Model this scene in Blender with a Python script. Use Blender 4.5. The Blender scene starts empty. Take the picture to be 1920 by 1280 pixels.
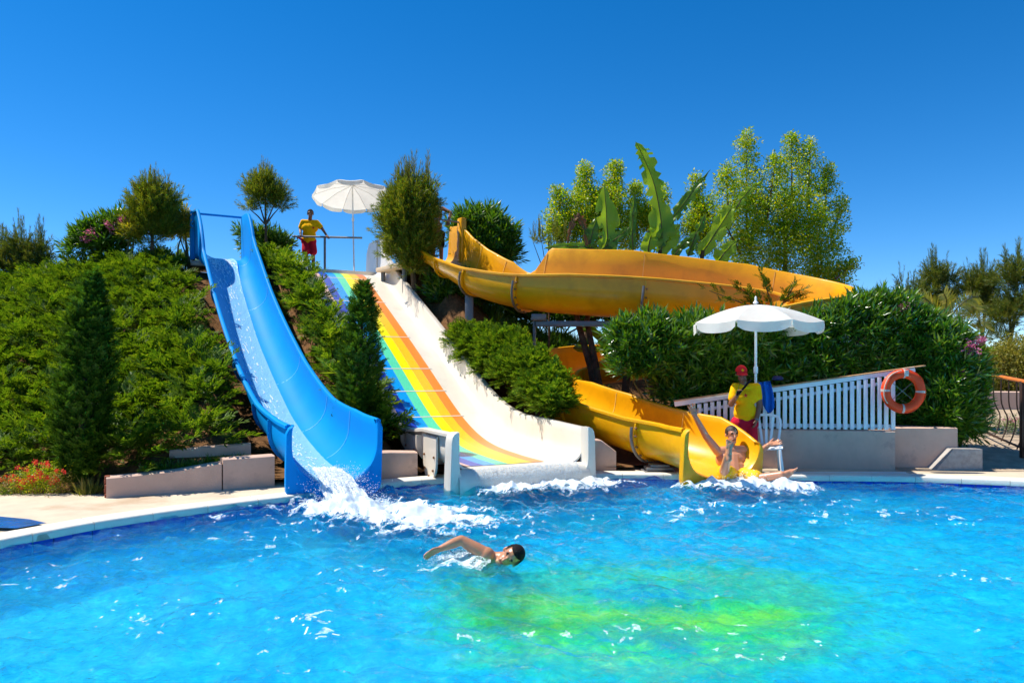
import bpy, bmesh, math, random
import numpy as np
from mathutils import Vector, Matrix

S = bpy.context.scene
COL = S.collection
# ------------------------------------------------------------------ camera, sky, sun, exposure
F_PX, H_CAM, HORIZON = 1400.0, 1.74, 690.0        # focal length in pixels of the 1920 wide frame, eye height, horizon row
cam_d = bpy.data.cameras.new('camera')
cam = bpy.data.objects.new('camera', cam_d)
COL.objects.link(cam)
cam.location = (0, 0, H_CAM)
cam.rotation_euler = (math.radians(90), 0, 0)
cam_d.sensor_width = 36.0
cam_d.lens = 36.0 * F_PX / 1920.0
cam_d.shift_y = (HORIZON - 640.0) / 1920.0
cam_d.clip_end = 3000
S.camera = cam

SUN_EL, SUN_AZ = 58.0, -80.0                      # azimuth measured from +Y (view direction) towards +X
world = bpy.data.worlds.new('World')
S.world = world
world.use_nodes = True
wn = world.node_tree
wn.nodes.clear()
sky = wn.nodes.new('ShaderNodeTexSky')
sky.sky_type = 'NISHITA'
sky.sun_disc = False
sky.sun_elevation = math.radians(SUN_EL)
sky.sun_rotation = math.radians(SUN_AZ)
sky.altitude = 1500
sky.air_density = 0.85
sky.dust_density = 0.0
sky.ozone_density = 5.0
hs = wn.nodes.new('ShaderNodeHueSaturation')
hs.inputs['Saturation'].default_value = 1.32
bg = wn.nodes.new('ShaderNodeBackground')
bg.inputs['Strength'].default_value = 0.12
wo = wn.nodes.new('ShaderNodeOutputWorld')
wn.links.new(sky.outputs[0], hs.inputs['Color'])
wn.links.new(hs.outputs[0], bg.inputs[0])
wn.links.new(bg.outputs[0], wo.inputs[0])

sun_d = bpy.data.lights.new('sun', 'SUN')
sun_d.energy = 4.6
sun_d.angle = math.radians(0.53)
sun_d.color = (1.0, 0.95, 0.86)
sun = bpy.data.objects.new('sun', sun_d)
COL.objects.link(sun)
_e, _a = math.radians(SUN_EL), math.radians(SUN_AZ)
SUN_DIR = Vector((math.sin(_a) * math.cos(_e), math.cos(_a) * math.cos(_e), math.sin(_e)))
sun.rotation_euler = SUN_DIR.to_track_quat('Z', 'Y').to_euler()
sun.location = (0, 0, 30)

S.view_settings.view_transform = 'Standard'
S.view_settings.look = 'None'
S.view_settings.exposure = 0.6
S.view_settings.gamma = 1.0
S.view_settings.use_curve_mapping = False
S.render.engine = 'CYCLES'
S.cycles.use_denoising = True
S.cycles.max_bounces = 8
S.cycles.diffuse_bounces = 3
S.cycles.glossy_bounces = 3
S.cycles.transmission_bounces = 6
S.cycles.transparent_max_bounces = 12
S.cycles.sample_clamp_indirect = 6.0

# ------------------------------------------------------------------ helpers
RNG = np.random.default_rng(7)

def P(px, py, d):
    """a point at distance d in front of the camera that shows at pixel (px, py) of the photograph"""
    return Vector(((px - 960.0) / F_PX * d, d, H_CAM - (py - HORIZON) / F_PX * d))

def tag(o, label=None, cat=None, group=None, kind=None):
    if label: o['label'] = label
    if cat: o['category'] = cat
    if group: o['group'] = group
    if kind: o['kind'] = kind
    return o

def link(o, parent=None):
    COL.objects.link(o)
    if parent is not None:
        o.parent = parent
        o.matrix_parent_inverse = Matrix.Translation(-Vector(parent.location))
    return o

def empty(name, loc=(0, 0, 0)):
    o = bpy.data.objects.new(name, None)
    o.location = loc
    o.empty_display_size = 0.2
    COL.objects.link(o)
    return o

def mesh_obj(name, V, F, mat, parent=None, smooth=True, sharp=35, midx=None):
    """V vertices, F faces (lists), one mesh object; geometry is given in world space"""
    me = bpy.data.meshes.new(name)
    me.from_pydata([tuple(v) for v in V], [], [tuple(f) for f in F])
    mats = mat if isinstance(mat, (list, tuple)) else [mat]
    for m in mats: me.materials.append(m)
    if midx is not None: me.polygons.foreach_set('material_index', np.asarray(midx, dtype=np.int32))
    me.update()
    fix = bmesh.new(); fix.from_mesh(me)
    bmesh.ops.recalc_face_normals(fix, faces=fix.faces)
    fix.to_mesh(me); fix.free()
    if smooth:
        me.polygons.foreach_set('use_smooth', [True] * len(me.polygons))
        me.set_sharp_from_angle(angle=math.radians(sharp))
    o = bpy.data.objects.new(name, me)
    return link(o, parent)

def np_obj(name, V, F, mat, parent=None, smooth=False, midx=None):
    """fast version for big meshes whose faces all have the same number of corners"""
    V = np.asarray(V, dtype=np.float32); F = np.asarray(F, dtype=np.int32)
    me = bpy.data.meshes.new(name)
    k = F.shape[1]
    me.vertices.add(len(V)); me.loops.add(F.size); me.polygons.add(len(F))
    me.vertices.foreach_set('co', V.ravel())
    me.loops.foreach_set('vertex_index', F.ravel())
    me.polygons.foreach_set('loop_start', np.arange(0, F.size, k, dtype=np.int32))
    me.polygons.foreach_set('loop_total', np.full(len(F), k, dtype=np.int32))
    mats = mat if isinstance(mat, (list, tuple)) else [mat]
    for m in mats: me.materials.append(m)
    if midx is not None: me.polygons.foreach_set('material_index', np.asarray(midx, dtype=np.int32))
    me.polygons.foreach_set('use_smooth', np.full(len(F), smooth))
    me.update(calc_edges=True)
    me.validate()
    o = bpy.data.objects.new(name, me)
    return link(o, parent)

class MB:
    """collects boxes, tubes, lathes ... into ONE mesh"""
    def __init__(s): s.V, s.F = [], []
    def add(s, V, F):
        n = len(s.V); s.V += [Vector(v) for v in V]; s.F += [tuple(i + n for i in f) for f in F]; return s
    def box(s, c, size, M=None, bev=0.0):
        hx, hy, hz = [x / 2 for x in size]; c = Vector(c); M = M or Matrix.Identity(3)
        if bev <= 0:
            V = [c + M @ Vector((x, y, z)) for z in (-hz, hz) for y in (-hy, hy) for x in (-hx, hx)]
            return s.add(V, [(0, 2, 3, 1), (4, 5, 7, 6), (0, 1, 5, 4), (2, 6, 7, 3), (0, 4, 6, 2), (1, 3, 7, 5)])
        b = min(bev, hx * .9, hy * .9, hz * .9)
        bm = bmesh.new(); bmesh.ops.create_cube(bm, size=1.0)
        for v in bm.verts: v.co = Vector((v.co.x * 2 * hx, v.co.y * 2 * hy, v.co.z * 2 * hz))
        bmesh.ops.bevel(bm, geom=bm.edges[:], offset=b, segments=2, affect='EDGES', profile=0.5)
        bm.verts.index_update()
        s.add([c + M @ v.co for v in bm.verts], [[v.index for v in f.verts] for f in bm.faces]); bm.free(); return s
    def bar(s, a, b, w, h, bev=0.0):
        """rectangular bar between two points (w sideways, h upwards)"""
        a, b = Vector(a), Vector(b); t = (b - a); L = t.length; t.normalize()
        up = Vector((0, 0, 1)) if abs(t.z) < .95 else Vector((0, 1, 0))
        y = up.cross(t).normalized(); z = t.cross(y)
        M = Matrix((t, y, z)).transposed()
        return s.box((a + b) / 2, (L, w, h), M, bev)
    def tube(s, pts, r, n=10, closed=False, caps=True):
        pts = [Vector(p) for p in pts]; k = len(pts)
        rs = r if isinstance(r, (list, tuple)) else [r] * k
        ref = None; base = len(s.V)
        for i, p in enumerate(pts):
            if closed: t = pts[(i + 1) % k] - pts[i - 1]
            else: t = pts[min(i + 1, k - 1)] - pts[max(i - 1, 0)]
            t.normalize()
            if ref is None: ref = Vector((0, 0, 1)) if abs(t.z) < .9 else Vector((1, 0, 0))
            x = (ref - t * ref.dot(t)).normalized(); y = t.cross(x); ref = x
            for j in range(n):
                a = 2 * math.pi * j / n
                s.V.append(p + (x * math.cos(a) + y * math.sin(a)) * rs[i])
        m = k if closed else k - 1
        for i in range(m):
            for j in range(n):
                a, b = base + i * n, base + ((i + 1) % k) * n
                s.F.append((a + j, a + (j + 1) % n, b + (j + 1) % n, b + j))
        if caps and not closed:
            s.F.append(tuple(base + j for j in range(n))[::-1]); s.F.append(tuple(base + (k - 1) * n + j for j in range(n)))
        return s
    def lathe(s, prof, c, n=24, M=None):
        """prof: (radius, height) pairs round a local z axis at c"""
        c = Vector(c); M = M or Matrix.Identity(3); base = len(s.V)
        for (r, h) in prof:
            for j in range(n):
                a = 2 * math.pi * j / n
                s.V.append(c + M @ Vector((r * math.cos(a), r * math.sin(a), h)))
        for i in range(len(prof) - 1):
            for j in range(n):
                a, b = base + i * n, base + (i + 1) * n
                s.F.append((a + j, a + (j + 1) % n, b + (j + 1) % n, b + j))
        return s
    def prism(s, poly, off):
        """polygon (3-D points) extruded by vector off"""
        poly = [Vector(p) for p in poly]; off = Vector(off); n = len(poly); b = len(s.V)
        s.V += poly + [p + off for p in poly]
        s.F.append(tuple(range(b, b + n))); s.F.append(tuple(range(b + n, b + 2 * n))[::-1])
        for i in range(n): s.F.append((b + i, b + (i + 1) % n, b + n + (i + 1) % n, b + n + i))
        return s
    def build(s, name, mat, parent=None, smooth=True, sharp=35):
        return mesh_obj(name, s.V, s.F, mat, parent, smooth, sharp)

def catmull(pts, n=10):
    p = np.asarray(pts, dtype=float)
    q = np.vstack([2 * p[0] - p[1], p, 2 * p[-1] - p[-2]])
    out = []
    for i in range(1, len(q) - 2):
        for k in range(n):
            t = k / n
            a, b, c, d = q[i - 1], q[i], q[i + 1], q[i + 2]
            out.append(.5 * ((2 * b) + (c - a) * t + (2 * a - 5 * b + 4 * c - d) * t * t + (3 * b - a - 3 * c + d) * t ** 3))
    out.append(p[-1])
    return np.array(out)

def rot_from_dir(D, roll=None, up=(0, 0, 1)):
    """(k,3) directions -> (k,3,3) matrices whose first column is the direction"""
    D = D / (np.linalg.norm(D, axis=1, keepdims=True) + 1e-9)
    U = np.tile(np.array(up, float), (len(D), 1))
    par = np.abs((D * U).sum(1)) > .97
    U[par] = (1, 0, 0)
    Y = np.cross(U, D); Y /= np.linalg.norm(Y, axis=1, keepdims=True) + 1e-9
    Z = np.cross(D, Y)
    if roll is not None:
        c, s_ = np.cos(roll)[:, None], np.sin(roll)[:, None]
        Y, Z = Y * c + Z * s_, Z * c - Y * s_
    return np.stack([D, Y, Z], axis=2)

def scatter(T, pos, rot, sc):
    """copies a template (V, F) to every position; returns V, F"""
    V, F = T; k = len(pos); n = len(V)
    sc = np.asarray(sc)
    if sc.ndim == 1: sc = np.repeat(sc[:, None], 3, 1)
    W = V[None] * sc[:, None, :]
    out = np.einsum('kij,knj->kni', rot, W) + pos[:, None, :]
    FF = (F[None] + (np.arange(k) * n)[:, None, None]).reshape(-1, F.shape[1])
    return out.reshape(-1, 3), FF

def joinVF(parts):
    Vs, Fs, n = [], [], 0
    for V, F in parts:
        Vs.append(V); Fs.append(F + n); n += len(V)
    return np.vstack(Vs), np.vstack(Fs)

def vnoise(x, y, seed=0):
    """smooth value noise on numpy arrays"""
    xi, yi = np.floor(x).astype(np.int64), np.floor(y).astype(np.int64)
    fx, fy = x - xi, y - yi
    fx, fy = fx * fx * (3 - 2 * fx), fy * fy * (3 - 2 * fy)
    def h(a, b):
        v = np.sin(a * 127.1 + b * 311.7 + seed * 74.7) * 43758.5453
        return v - np.floor(v)
    return (h(xi, yi) * (1 - fx) + h(xi + 1, yi) * fx) * (1 - fy) + (h(xi, yi + 1) * (1 - fx) + h(xi + 1, yi + 1) * fx) * fy

def fbm(x, y, oct=4, seed=0):
    v = 0; a = .5
    for i in range(oct):
        v = v + a * vnoise(x * 2 ** i, y * 2 ** i, seed + i); a *= .5
    return v

# ------------------------------------------------------------------ materials
def new_mat(name):
    m = bpy.data.materials.new(name); m.use_nodes = True
    nt = m.node_tree; nt.nodes.clear()
    out = nt.nodes.new('ShaderNodeOutputMaterial')
    return m, nt, out

def N(nt, kind, **kw):
    n = nt.nodes.new(kind)
    for k, v in kw.items():
        if hasattr(n, k) and k not in n.inputs: setattr(n, k, v)
        else: n.inputs[k].default_value = v
    return n

def ramp(nt, stops):
    r = nt.nodes.new('ShaderNodeValToRGB')
    e = r.color_ramp.elements
    while len(e) < len(stops): e.new(.5)
    for i, (p, c) in enumerate(stops):
        e[i].position = p; e[i].color = (*c, 1) if len(c) == 3 else c
    return r

def mat(name, col, rough=.5, spec=.5, var=.12, scale=6.0, bump=0.0, bscale=40.0, metal=0.0, coat=0.0, dirt=None, dscale=2.0, dlo=.5, dhi=.75, trans=0.0):
    """painted / plain surface: base colour with uneven tone, optional stains (dirt colour), relief"""
    m, nt, out = new_mat(name); L = nt.links.new
    b = N(nt, 'ShaderNodeBsdfPrincipled', Roughness=rough, Metallic=metal)
    b.inputs['Specular IOR Level'].default_value = spec
    b.inputs['Coat Weight'].default_value = coat
    tc = N(nt, 'ShaderNodeTexCoord')
    nz = N(nt, 'ShaderNodeTexNoise', Scale=scale, Detail=6.0, Roughness=.6)
    L(tc.outputs['Object'], nz.inputs['Vector'])
    c = np.array(col)
    rp = ramp(nt, [(.3, tuple(c * (1 - var))), (.7, tuple(np.minimum(c * (1 + var), 1)))])
    L(nz.outputs['Fac'], rp.inputs[0]); src = rp.outputs[0]
    if dirt is not None:
        n2 = N(nt, 'ShaderNodeTexNoise', Scale=dscale, Detail=8.0, Roughness=.65)
        L(tc.outputs['Object'], n2.inputs['Vector'])
        r2 = ramp(nt, [(dlo, (0, 0, 0)), (dhi, (1, 1, 1))]); L(n2.outputs['Fac'], r2.inputs[0])
        mx = N(nt, 'ShaderNodeMix', data_type='RGBA')
        L(r2.outputs[0], mx.inputs[0]); L(src, mx.inputs[6]); mx.inputs[7].default_value = (*dirt, 1); src = mx.outputs[2]
    L(src, b.inputs['Base Color'])
    rr = N(nt, 'ShaderNodeMapRange'); rr.inputs[3].default_value = max(rough - .08, 0.02); rr.inputs[4].default_value = min(rough + .1, 1)
    L(nz.outputs['Fac'], rr.inputs[0]); L(rr.outputs[0], b.inputs['Roughness'])
    if bump > 0:
        n3 = N(nt, 'ShaderNodeTexNoise', Scale=bscale, Detail=5.0)
        L(tc.outputs['Object'], n3.inputs['Vector'])
        bp = N(nt, 'ShaderNodeBump', Strength=bump, Distance=.02)
        L(n3.outputs['Fac'], bp.inputs['Height']); L(bp.outputs[0], b.inputs['Normal'])
    if trans > 0:
        t = N(nt, 'ShaderNodeBsdfTranslucent'); L(src, t.inputs['Color'])
        ms = N(nt, 'ShaderNodeMixShader'); ms.inputs[0].default_value = trans
        L(b.outputs[0], ms.inputs[1]); L(t.outputs[0], ms.inputs[2]); L(ms.outputs[0], out.inputs[0])
    else:
        L(b.outputs[0], out.inputs[0])
    return m

def leaf_mat(name, cols, trans=.4, rough=.45, gloss=.08, tcol=None):
    """leaves: every leaf (mesh island) gets its own tone from the given range, light passes through it"""
    m, nt, out = new_mat(name); L = nt.links.new
    g = N(nt, 'ShaderNodeNewGeometry')
    k = len(cols)
    rp = ramp(nt, [(i / (k - 1), c) for i, c in enumerate(cols)])
    L(g.outputs['Random Per Island'], rp.inputs[0])
    d = N(nt, 'ShaderNodeBsdfDiffuse'); L(rp.outputs[0], d.inputs['Color'])
    t = N(nt, 'ShaderNodeBsdfTranslucent')
    mx = N(nt, 'ShaderNodeMix', data_type='RGBA', blend_type='MULTIPLY')
    mx.inputs[0].default_value = 1.0
    L(rp.outputs[0], mx.inputs[6]); mx.inputs[7].default_value = (*(tcol or (1.5, 1.35, .5)), 1)
    L(mx.outputs[2], t.inputs['Color'])
    m1 = N(nt, 'ShaderNodeMixShader'); m1.inputs[0].default_value = trans
    L(d.outputs[0], m1.inputs[1]); L(t.outputs[0], m1.inputs[2])
    gl = N(nt, 'ShaderNodeBsdfGlossy', Roughness=rough)
    m2 = N(nt, 'ShaderNodeMixShader'); m2.inputs[0].default_value = gloss
    L(m1.outputs[0], m2.inputs[1]); L(gl.outputs[0], m2.inputs[2]); L(m2.outputs[0], out.inputs[0])
    return m

M_ = {}
M_['earth'] = mat('bark mulch earth', (.17, .085, .035), .95, .1, .45, 14, 1.0, 50)
M_['grassland'] = mat('dry ground', (.16, .13, .06), .95, .1, .3, 3, .6, 30)
M_['deck'] = mat('pale deck paving', (.60, .49, .355), .75, .3, .10, 3, .25, 60, dirt=(.47, .34, .22), dscale=.9, dlo=.52, dhi=.66)
M_['coping'] = mat('white coping', (.74, .69, .58), .6, .4, .06, 5, .12, 60)
M_['grout'] = mat('coping grout', (.42, .36, .28), .9, .2, .15, 20)
M_['pathstone'] = mat('path paving', (.42, .32, .22), .85, .2, .25, 5, .4, 40)
M_['bluetile'] = mat('cobalt edge tile', (.012, .022, .42), .15, .5, .15, 12)
M_['render'] = mat('mauve render', (.60, .405, .31), .85, .2, .08, 4, .25, 90, dirt=(.28, .20, .18), dscale=2.2, dlo=.58, dhi=.8)
M_['brick'] = mat('broken brick', (.30, .10, .06), .9, .1, .3, 30, .5, 60)
M_['stone'] = mat('grey stone', (.40, .36, .32), .9, .2, .2, 12, .5, 50)
M_['blue'] = mat('blue gelcoat', (.0, .25, .66), .5, .08, .07, 1.5, .03, 25)
M_['blueline'] = mat('pale blue seam', (.12, .48, .90), .4)
M_['white'] = mat('white gelcoat', (.74, .67, .56), .3, .5, .05, 2, .03, 25, coat=.2, dirt=(.58, .48, .36), dscale=1.6, dlo=.6, dhi=.85)
M_['yellow'] = mat('yellow gelcoat', (.90, .42, .002), .38, .35, .09, 1.8, .03, 25, coat=.25, dirt=(.66, .27, .004), dscale=2.0, dlo=.5, dhi=.8, trans=.10)
M_['yellowline'] = mat('pale yellow seam', (.95, .58, .12), .4)
M_['steel'] = mat('galvanised steel', (.20, .20, .20), .5, .5, .15, 8, metal=.6)
M_['bolt'] = mat('rusty bolt', (.22, .10, .04), .7, .3, .3, 30)
M_['fencewhite'] = mat('white fence paint', (.80, .80, .80), .55, .4, .06, 6, .1, 60)
M_['wood'] = mat('worn wood edge', (.48, .27, .13), .7, .3, .25, 10, .3, 40)
M_['plastic'] = mat('white plastic', (.80, .80, .78), .4, .5, .04, 5)
M_['canvas'] = mat('white canvas', (.86, .84, .76), .85, .1, .05, 4, .1, 80, trans=.42)
M_['pole'] = mat('white lacquered pole', (.82, .82, .80), .35, .5, .05, 5)
M_['ring'] = mat('orange lifebuoy', (.95, .055, .001), .5, .4, .1, 6, .1, 30)
M_['ringband'] = mat('reflective band', (.60, .44, .38), .4)
M_['rope'] = mat('rope', (.62, .48, .36), .9, .1, .15, 30, .4, 90)
M_['towel'] = mat('blue towel', (.012, .12, .48), .95, .1, .15, 12, .5, 90)
M_['iron'] = mat('brown iron', (.045, .022, .014), .5, .4, .2, 12)
M_['handrail'] = mat('orange varnished rail', (.62, .17, .03), .35, .5, .15, 12)
M_['bark'] = mat('bark', (.13, .085, .05), .95, .1, .35, 18, .9, 40)
M_['stem'] = mat('green brown stem', (.11, .10, .035), .8, .2, .3, 18, .4, 40)
M_['bananatrunk'] = mat('banana trunk', (.10, .055, .028), .8, .2, .5, 9, .6, 30)
# ------------------------------------------------------------------ paths of the three slides (x, y, z of the bed)
def line_path(a, b, prof):
    """straight in plan from a to b, bed heights given as (t, z)"""
    return [(a[0] + (b[0] - a[0]) * t, a[1] + (b[1] - a[1]) * t, z) for t, z in prof]

BLUE = catmull(line_path((-7.55, 19.4), (-2.37, 9.9),
    [(-.05, 4.60), (0, 4.56), (.06, 4.38), (.13, 3.95), (.25, 3.20), (.4, 2.32), (.55, 1.56), (.68, .98), (.78, .62), (.87, .40), (.94, .29), (1.0, .24)]), 10)
RAIN = catmull(line_path((-4.5, 20.0), (.14, 10.9),
    [(-.04, 4.30), (0, 4.26), (.05, 4.08), (.15, 3.56), (.367, 2.44), (.5, 1.73), (.58, 1.29), (.667, .84), (.74, .56), (.81, .41), (.9, .345), (1.0, .32)]), 10)
YELL = catmull([(-2.15, 19.15, 4.42), (-1.75, 18.6, 4.30), (-1.25, 17.85, 3.85), (-.6, 17.1, 3.36), (.3, 16.45, 3.06), (1.3, 16.0, 2.92), (2.4, 15.7, 2.82),
                (3.6, 15.6, 2.70), (4.7, 15.45, 2.56), (5.5, 15.1, 2.42), (5.9, 14.5, 2.26), (5.6, 13.9, 2.1), (4.8, 14.05, 1.95), (4.2, 14.8, 1.8),
                (3.5, 15.9, 1.62), (2.6, 16.8, 1.48), (1.7, 17.0, 1.34), (.95, 16.5, 1.18), (.72, 15.5, 1.0), (.95, 14.3, .80), (1.52, 13.2, .56), (2.2, 12.3, .36), (2.75, 11.6, .23), (3.03, 10.92, .17)], 8)

# ------------------------------------------------------------------ the setting: pool, deck, ground, hillside, path
POOL = [(-7.6, 1.0), (-6.6, 3.0), (-5.75, 5.0), (-4.84, 7.06), (-4.66, 7.41), (-4.42, 7.85), (-3.96, 8.41), (-3.3, 9.07), (-2.85, 9.45), (-2.3, 10.02), (-1.83, 10.55),
        (-.95, 11.05), (.2, 11.35), (1.28, 11.45), (2.6, 11.42), (4.36, 11.3), (5.92, 11.18), (7.32, 10.78), (9.5, 9.9), (11.5, 8.4), (12.5, 5.0), (12.5, 1.0)]
_pp = catmull(np.array(POOL), 4)
POOLP = [tuple(p) for p in _pp]                   # outline, open on the camera side (runs behind the camera's feet at y = 1)

def offset_line(pts, d):
    pts = np.array(pts); t = np.gradient(pts, axis=0); t /= np.linalg.norm(t, axis=1, keepdims=True)
    n = np.stack([-t[:, 1], t[:, 0]], 1)          # left of travel = outside (outline runs clockwise)
    return pts + n * d

def in_poly(x, y, poly):
    poly = np.asarray(poly); ins = np.zeros(x.shape, bool); n = len(poly); j = n - 1
    for i in range(n):
        xi, yi = poly[i]; xj, yj = poly[j]
        with np.errstate(divide='ignore', invalid='ignore'):
            c = ((yi > y) != (yj > y)) & (x < (xj - xi) * (y - yi) / (yj - yi + 1e-12) + xi)
        ins ^= c; j = i
    return ins

def path_dist(x, y, path):
    best = np.full(x.shape, 1e9); bz = np.zeros(x.shape)
    for p in path[::2]:
        d = (x - p[0]) ** 2 + (y - p[1]) ** 2
        m = d < best
        best = np.where(m, d, best); bz = np.where(m, p[2], bz)
    return np.sqrt(best), bz

_X = np.array([-30, -14, -12, -9.5, -7, -5.3, -4.0, -3.0, -1.6, -.6, .2, 1.0, 2.2, 3.5, 6.2, 7.2, 30])
_YB = np.array([11, 10.8, 10.7, 10.4, 10.1, 9.75, 10.2, 10.75, 11.5, 12.0, 13.5, 17.3, 17.4, 17.4, 14.5, 13.5, 13.5])
_YT = np.array([21, 20, 20, 19.6, 19.5, 19, 19, 19, 19, 19.2, 19, 18.6, 19, 19, 18, 18, 18])
_ZT = np.array([3.0, 3.7, 3.95, 4.4, 4.3, 4.25, 4.3, 4.3, 4.2, 3.3, 2.75, 2.45, 2.2, 1.8, 1.2, .9, .9])

def hill(x, y):
    yb, yt, zt = np.interp(x, _X, _YB), np.interp(x, _X, _YT), np.interp(x, _X, _ZT)
    t = np.clip((y - yb) / (yt - yb), 0, 1)
    base = np.interp(x, [-5.3, -5.0, 2.5, 2.7], [.09, .36, .36, .16])
    z = np.where(y < yb, base, base + (zt - base) * (t * .75 + .25 * t * t * (3 - 2 * t)))
    z = z + .05 * (fbm(x * 1.3, y * 1.3, 3, 3) - .5) * np.clip((y - yb), 0, 1)
    for path, half in ((BLUE, .62), (RAIN, 1.1), (YELL, .7)):
        d, bz = path_dist(x, y, path)
        lim = bz - .40 + np.clip(d - half, 0, 9) * 1.6
        z = np.minimum(z, np.maximum(lim, .17))
    back = np.clip((y - 25) / 8, 0, 1)
    return z * (1 - back) + .12 * back

# ground: one sheet to the horizon with the pool cut out
def filled(name, outer, holes, z, mat_, parent=None):
    bm = bmesh.new(); es = []
    for loop in [outer] + holes:
        vs = [bm.verts.new((p[0], p[1], z)) for p in loop]
        es += [bm.edges.new((vs[i], vs[(i + 1) % len(vs)])) for i in range(len(vs))]
    bmesh.ops.triangle_fill(bm, use_beauty=True, use_dissolve=False, edges=es)
    for f in bm.faces:
        if f.normal.z < 0: f.normal_flip()
    me = bpy.data.meshes.new(name); bm.to_mesh(me); bm.free(); me.materials.append(mat_)
    return link(bpy.data.objects.new(name, me), parent)

pool_wide = [tuple(p) for p in offset_line(POOLP, .12)]
tag(filled('ground', [(-900, -900), (900, -900), (900, 900), (-900, 900)], [pool_wide], .06, M_['grassland']), kind='structure')
deck_out = [tuple(p) for p in offset_line(POOLP, .1)]
deck_edge = [(13.2, .9), (14, 12.75), (2.6, 12.75), (1.2, 12.1), (-1.2, 11.6), (-3.1, 10.9), (-5.2, 9.85), (-9, 9.6), (-13, 9.0), (-13, .9)]
tag(filled('pool_deck', deck_out + deck_edge, [], .10, M_['deck']), kind='structure')

# coping band round the pool
inn, mid, outr = offset_line(POOLP, -.03), offset_line(POOLP, .0), offset_line(POOLP, .30)
V, Fc = [], []
nC = len(POOLP)
for i in range(nC):
    V += [(*mid[i], .04), (*inn[i], .045), (*inn[i], .105), (*offset_line(POOLP, -.015)[i], .125), (*offset_line(POOLP, .27)[i], .127), (*outr[i], .11), (*outr[i], .07)]
for i in range(nC - 1):
    for j in range(6):
        a, b = i * 7, (i + 1) * 7
        Fc.append((a + j, a + j + 1, b + j + 1, b + j))
V = [(v[0], v[1], v[2] - .006) for v in V]
coping = tag(mesh_obj('pool_coping', V, Fc, M_['grout']), kind='structure')
arc = np.concatenate([[0], np.cumsum(np.linalg.norm(np.diff(mid, axis=0), axis=1))])
_offs = [(-.032, .042), (-.034, .104), (-.02, .126), (.0, .129), (.26, .131), (.295, .122), (.304, .09)]
_lines = [offset_line(POOLP, q_[0]) for q_ in _offs]
s_ = arc[-1] * .06
while s_ < arc[-1] * .94:
    e_ = s_ + .62
    qx, qy = np.interp(s_, arc, mid[:, 0]), np.interp(s_, arc, mid[:, 1])
    if abs(qx / max(qy, .1)) < .85 and qy > 3.5:
        V, Fs = [], []
        for u in np.linspace(s_ + .004, e_ - .004, 4):
            for ln, q_ in zip(_lines, _offs): V.append((np.interp(u, arc, ln[:, 0]), np.interp(u, arc, ln[:, 1]), q_[1] + .001 * math.sin(s_ * 7)))
        for i in range(3):
            for j in range(6): Fs.append((i * 7 + j, i * 7 + j + 1, i * 7 + j + 8, i * 7 + j + 7))
        Fs += [tuple(range(7)), tuple(range(21, 28))]
        mesh_obj('coping_stone', V, Fs, M_['coping'], coping, sharp=50)
    s_ = e_

# cobalt tiles under the coping: single pieces
arc = np.concatenate([[0], np.cumsum(np.linalg.norm(np.diff(mid, axis=0), axis=1))])
tl = MB().box((0, 0, 0), (.19, .02, .13), bev=.004)
tile_me = None
s0 = arc[-1] * 0.08
k = 0
s_ = s0
while s_ < arc[-1] * .92:
    q = np.array([np.interp(s_, arc, mid[:, 0]), np.interp(s_, arc, mid[:, 1])])
    q2 = np.array([np.interp(s_ + .05, arc, mid[:, 0]), np.interp(s_ + .05, arc, mid[:, 1])])
    s_ += .2
    u = q[0] / max(q[1], .1)
    if abs(u) > .80 or q[1] < 4: continue
    if tile_me is None:
        o = tl.build('edge_tile', M_['bluetile'], None, smooth=False); tile_me = o.data
        o.parent = coping
    else:
        o = bpy.data.objects.new('edge_tile', tile_me); COL.objects.link(o); o.parent = coping
    t = q2 - q; ang = math.atan2(t[1], t[0]); nrm = np.array([math.sin(ang), -math.cos(ang)])
    o.location = (q[0] + nrm[0] * .014, q[1] + nrm[1] * .014, -.025)
    o.rotation_euler = (0, 0, ang)

# basin: walls and floor, the floor carries a green and yellow mosaic figure
m, nt, out = new_mat('pool floor'); L = nt.links.new
b = N(nt, 'ShaderNodeBsdfPrincipled', Roughness=.6)
ge = N(nt, 'ShaderNodeNewGeometry')
nz = N(nt, 'ShaderNodeTexNoise', Scale=.35, Detail=3.0)
L(ge.outputs['Position'], nz.inputs['Vector'])
r1 = ramp(nt, [(.0, (.004, .42, .74)), (.45, (.010, .62, .88)), (.8, (.05, .78, .95)), (1.0, (.30, .90, .96))])
# mosaic: small tiles of mixed blues, each one tone
sn = N(nt, 'ShaderNodeVectorMath', operation='SNAP'); L(ge.outputs['Position'], sn.inputs[0]); sn.inputs[1].default_value = (.09, .09, 5.0)
wn_ = N(nt, 'ShaderNodeTexWhiteNoise'); L(sn.outputs[0], wn_.inputs['Vector'])
mm_ = N(nt, 'ShaderNodeMath', operation='MULTIPLY_ADD'); L(nz.outputs['Fac'], mm_.inputs[0]); mm_.inputs[1].default_value = .9
m3_ = N(nt, 'ShaderNodeMath', operation='MULTIPLY'); L(wn_.outputs['Value'], m3_.inputs[0]); m3_.inputs[1].default_value = .42
L(m3_.outputs[0], mm_.inputs[2]); s3_ = N(nt, 'ShaderNodeMath', operation='SUBTRACT'); L(mm_.outputs[0], s3_.inputs[0]); s3_.inputs[1].default_value = .16
L(s3_.outputs[0], r1.inputs[0])
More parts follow.
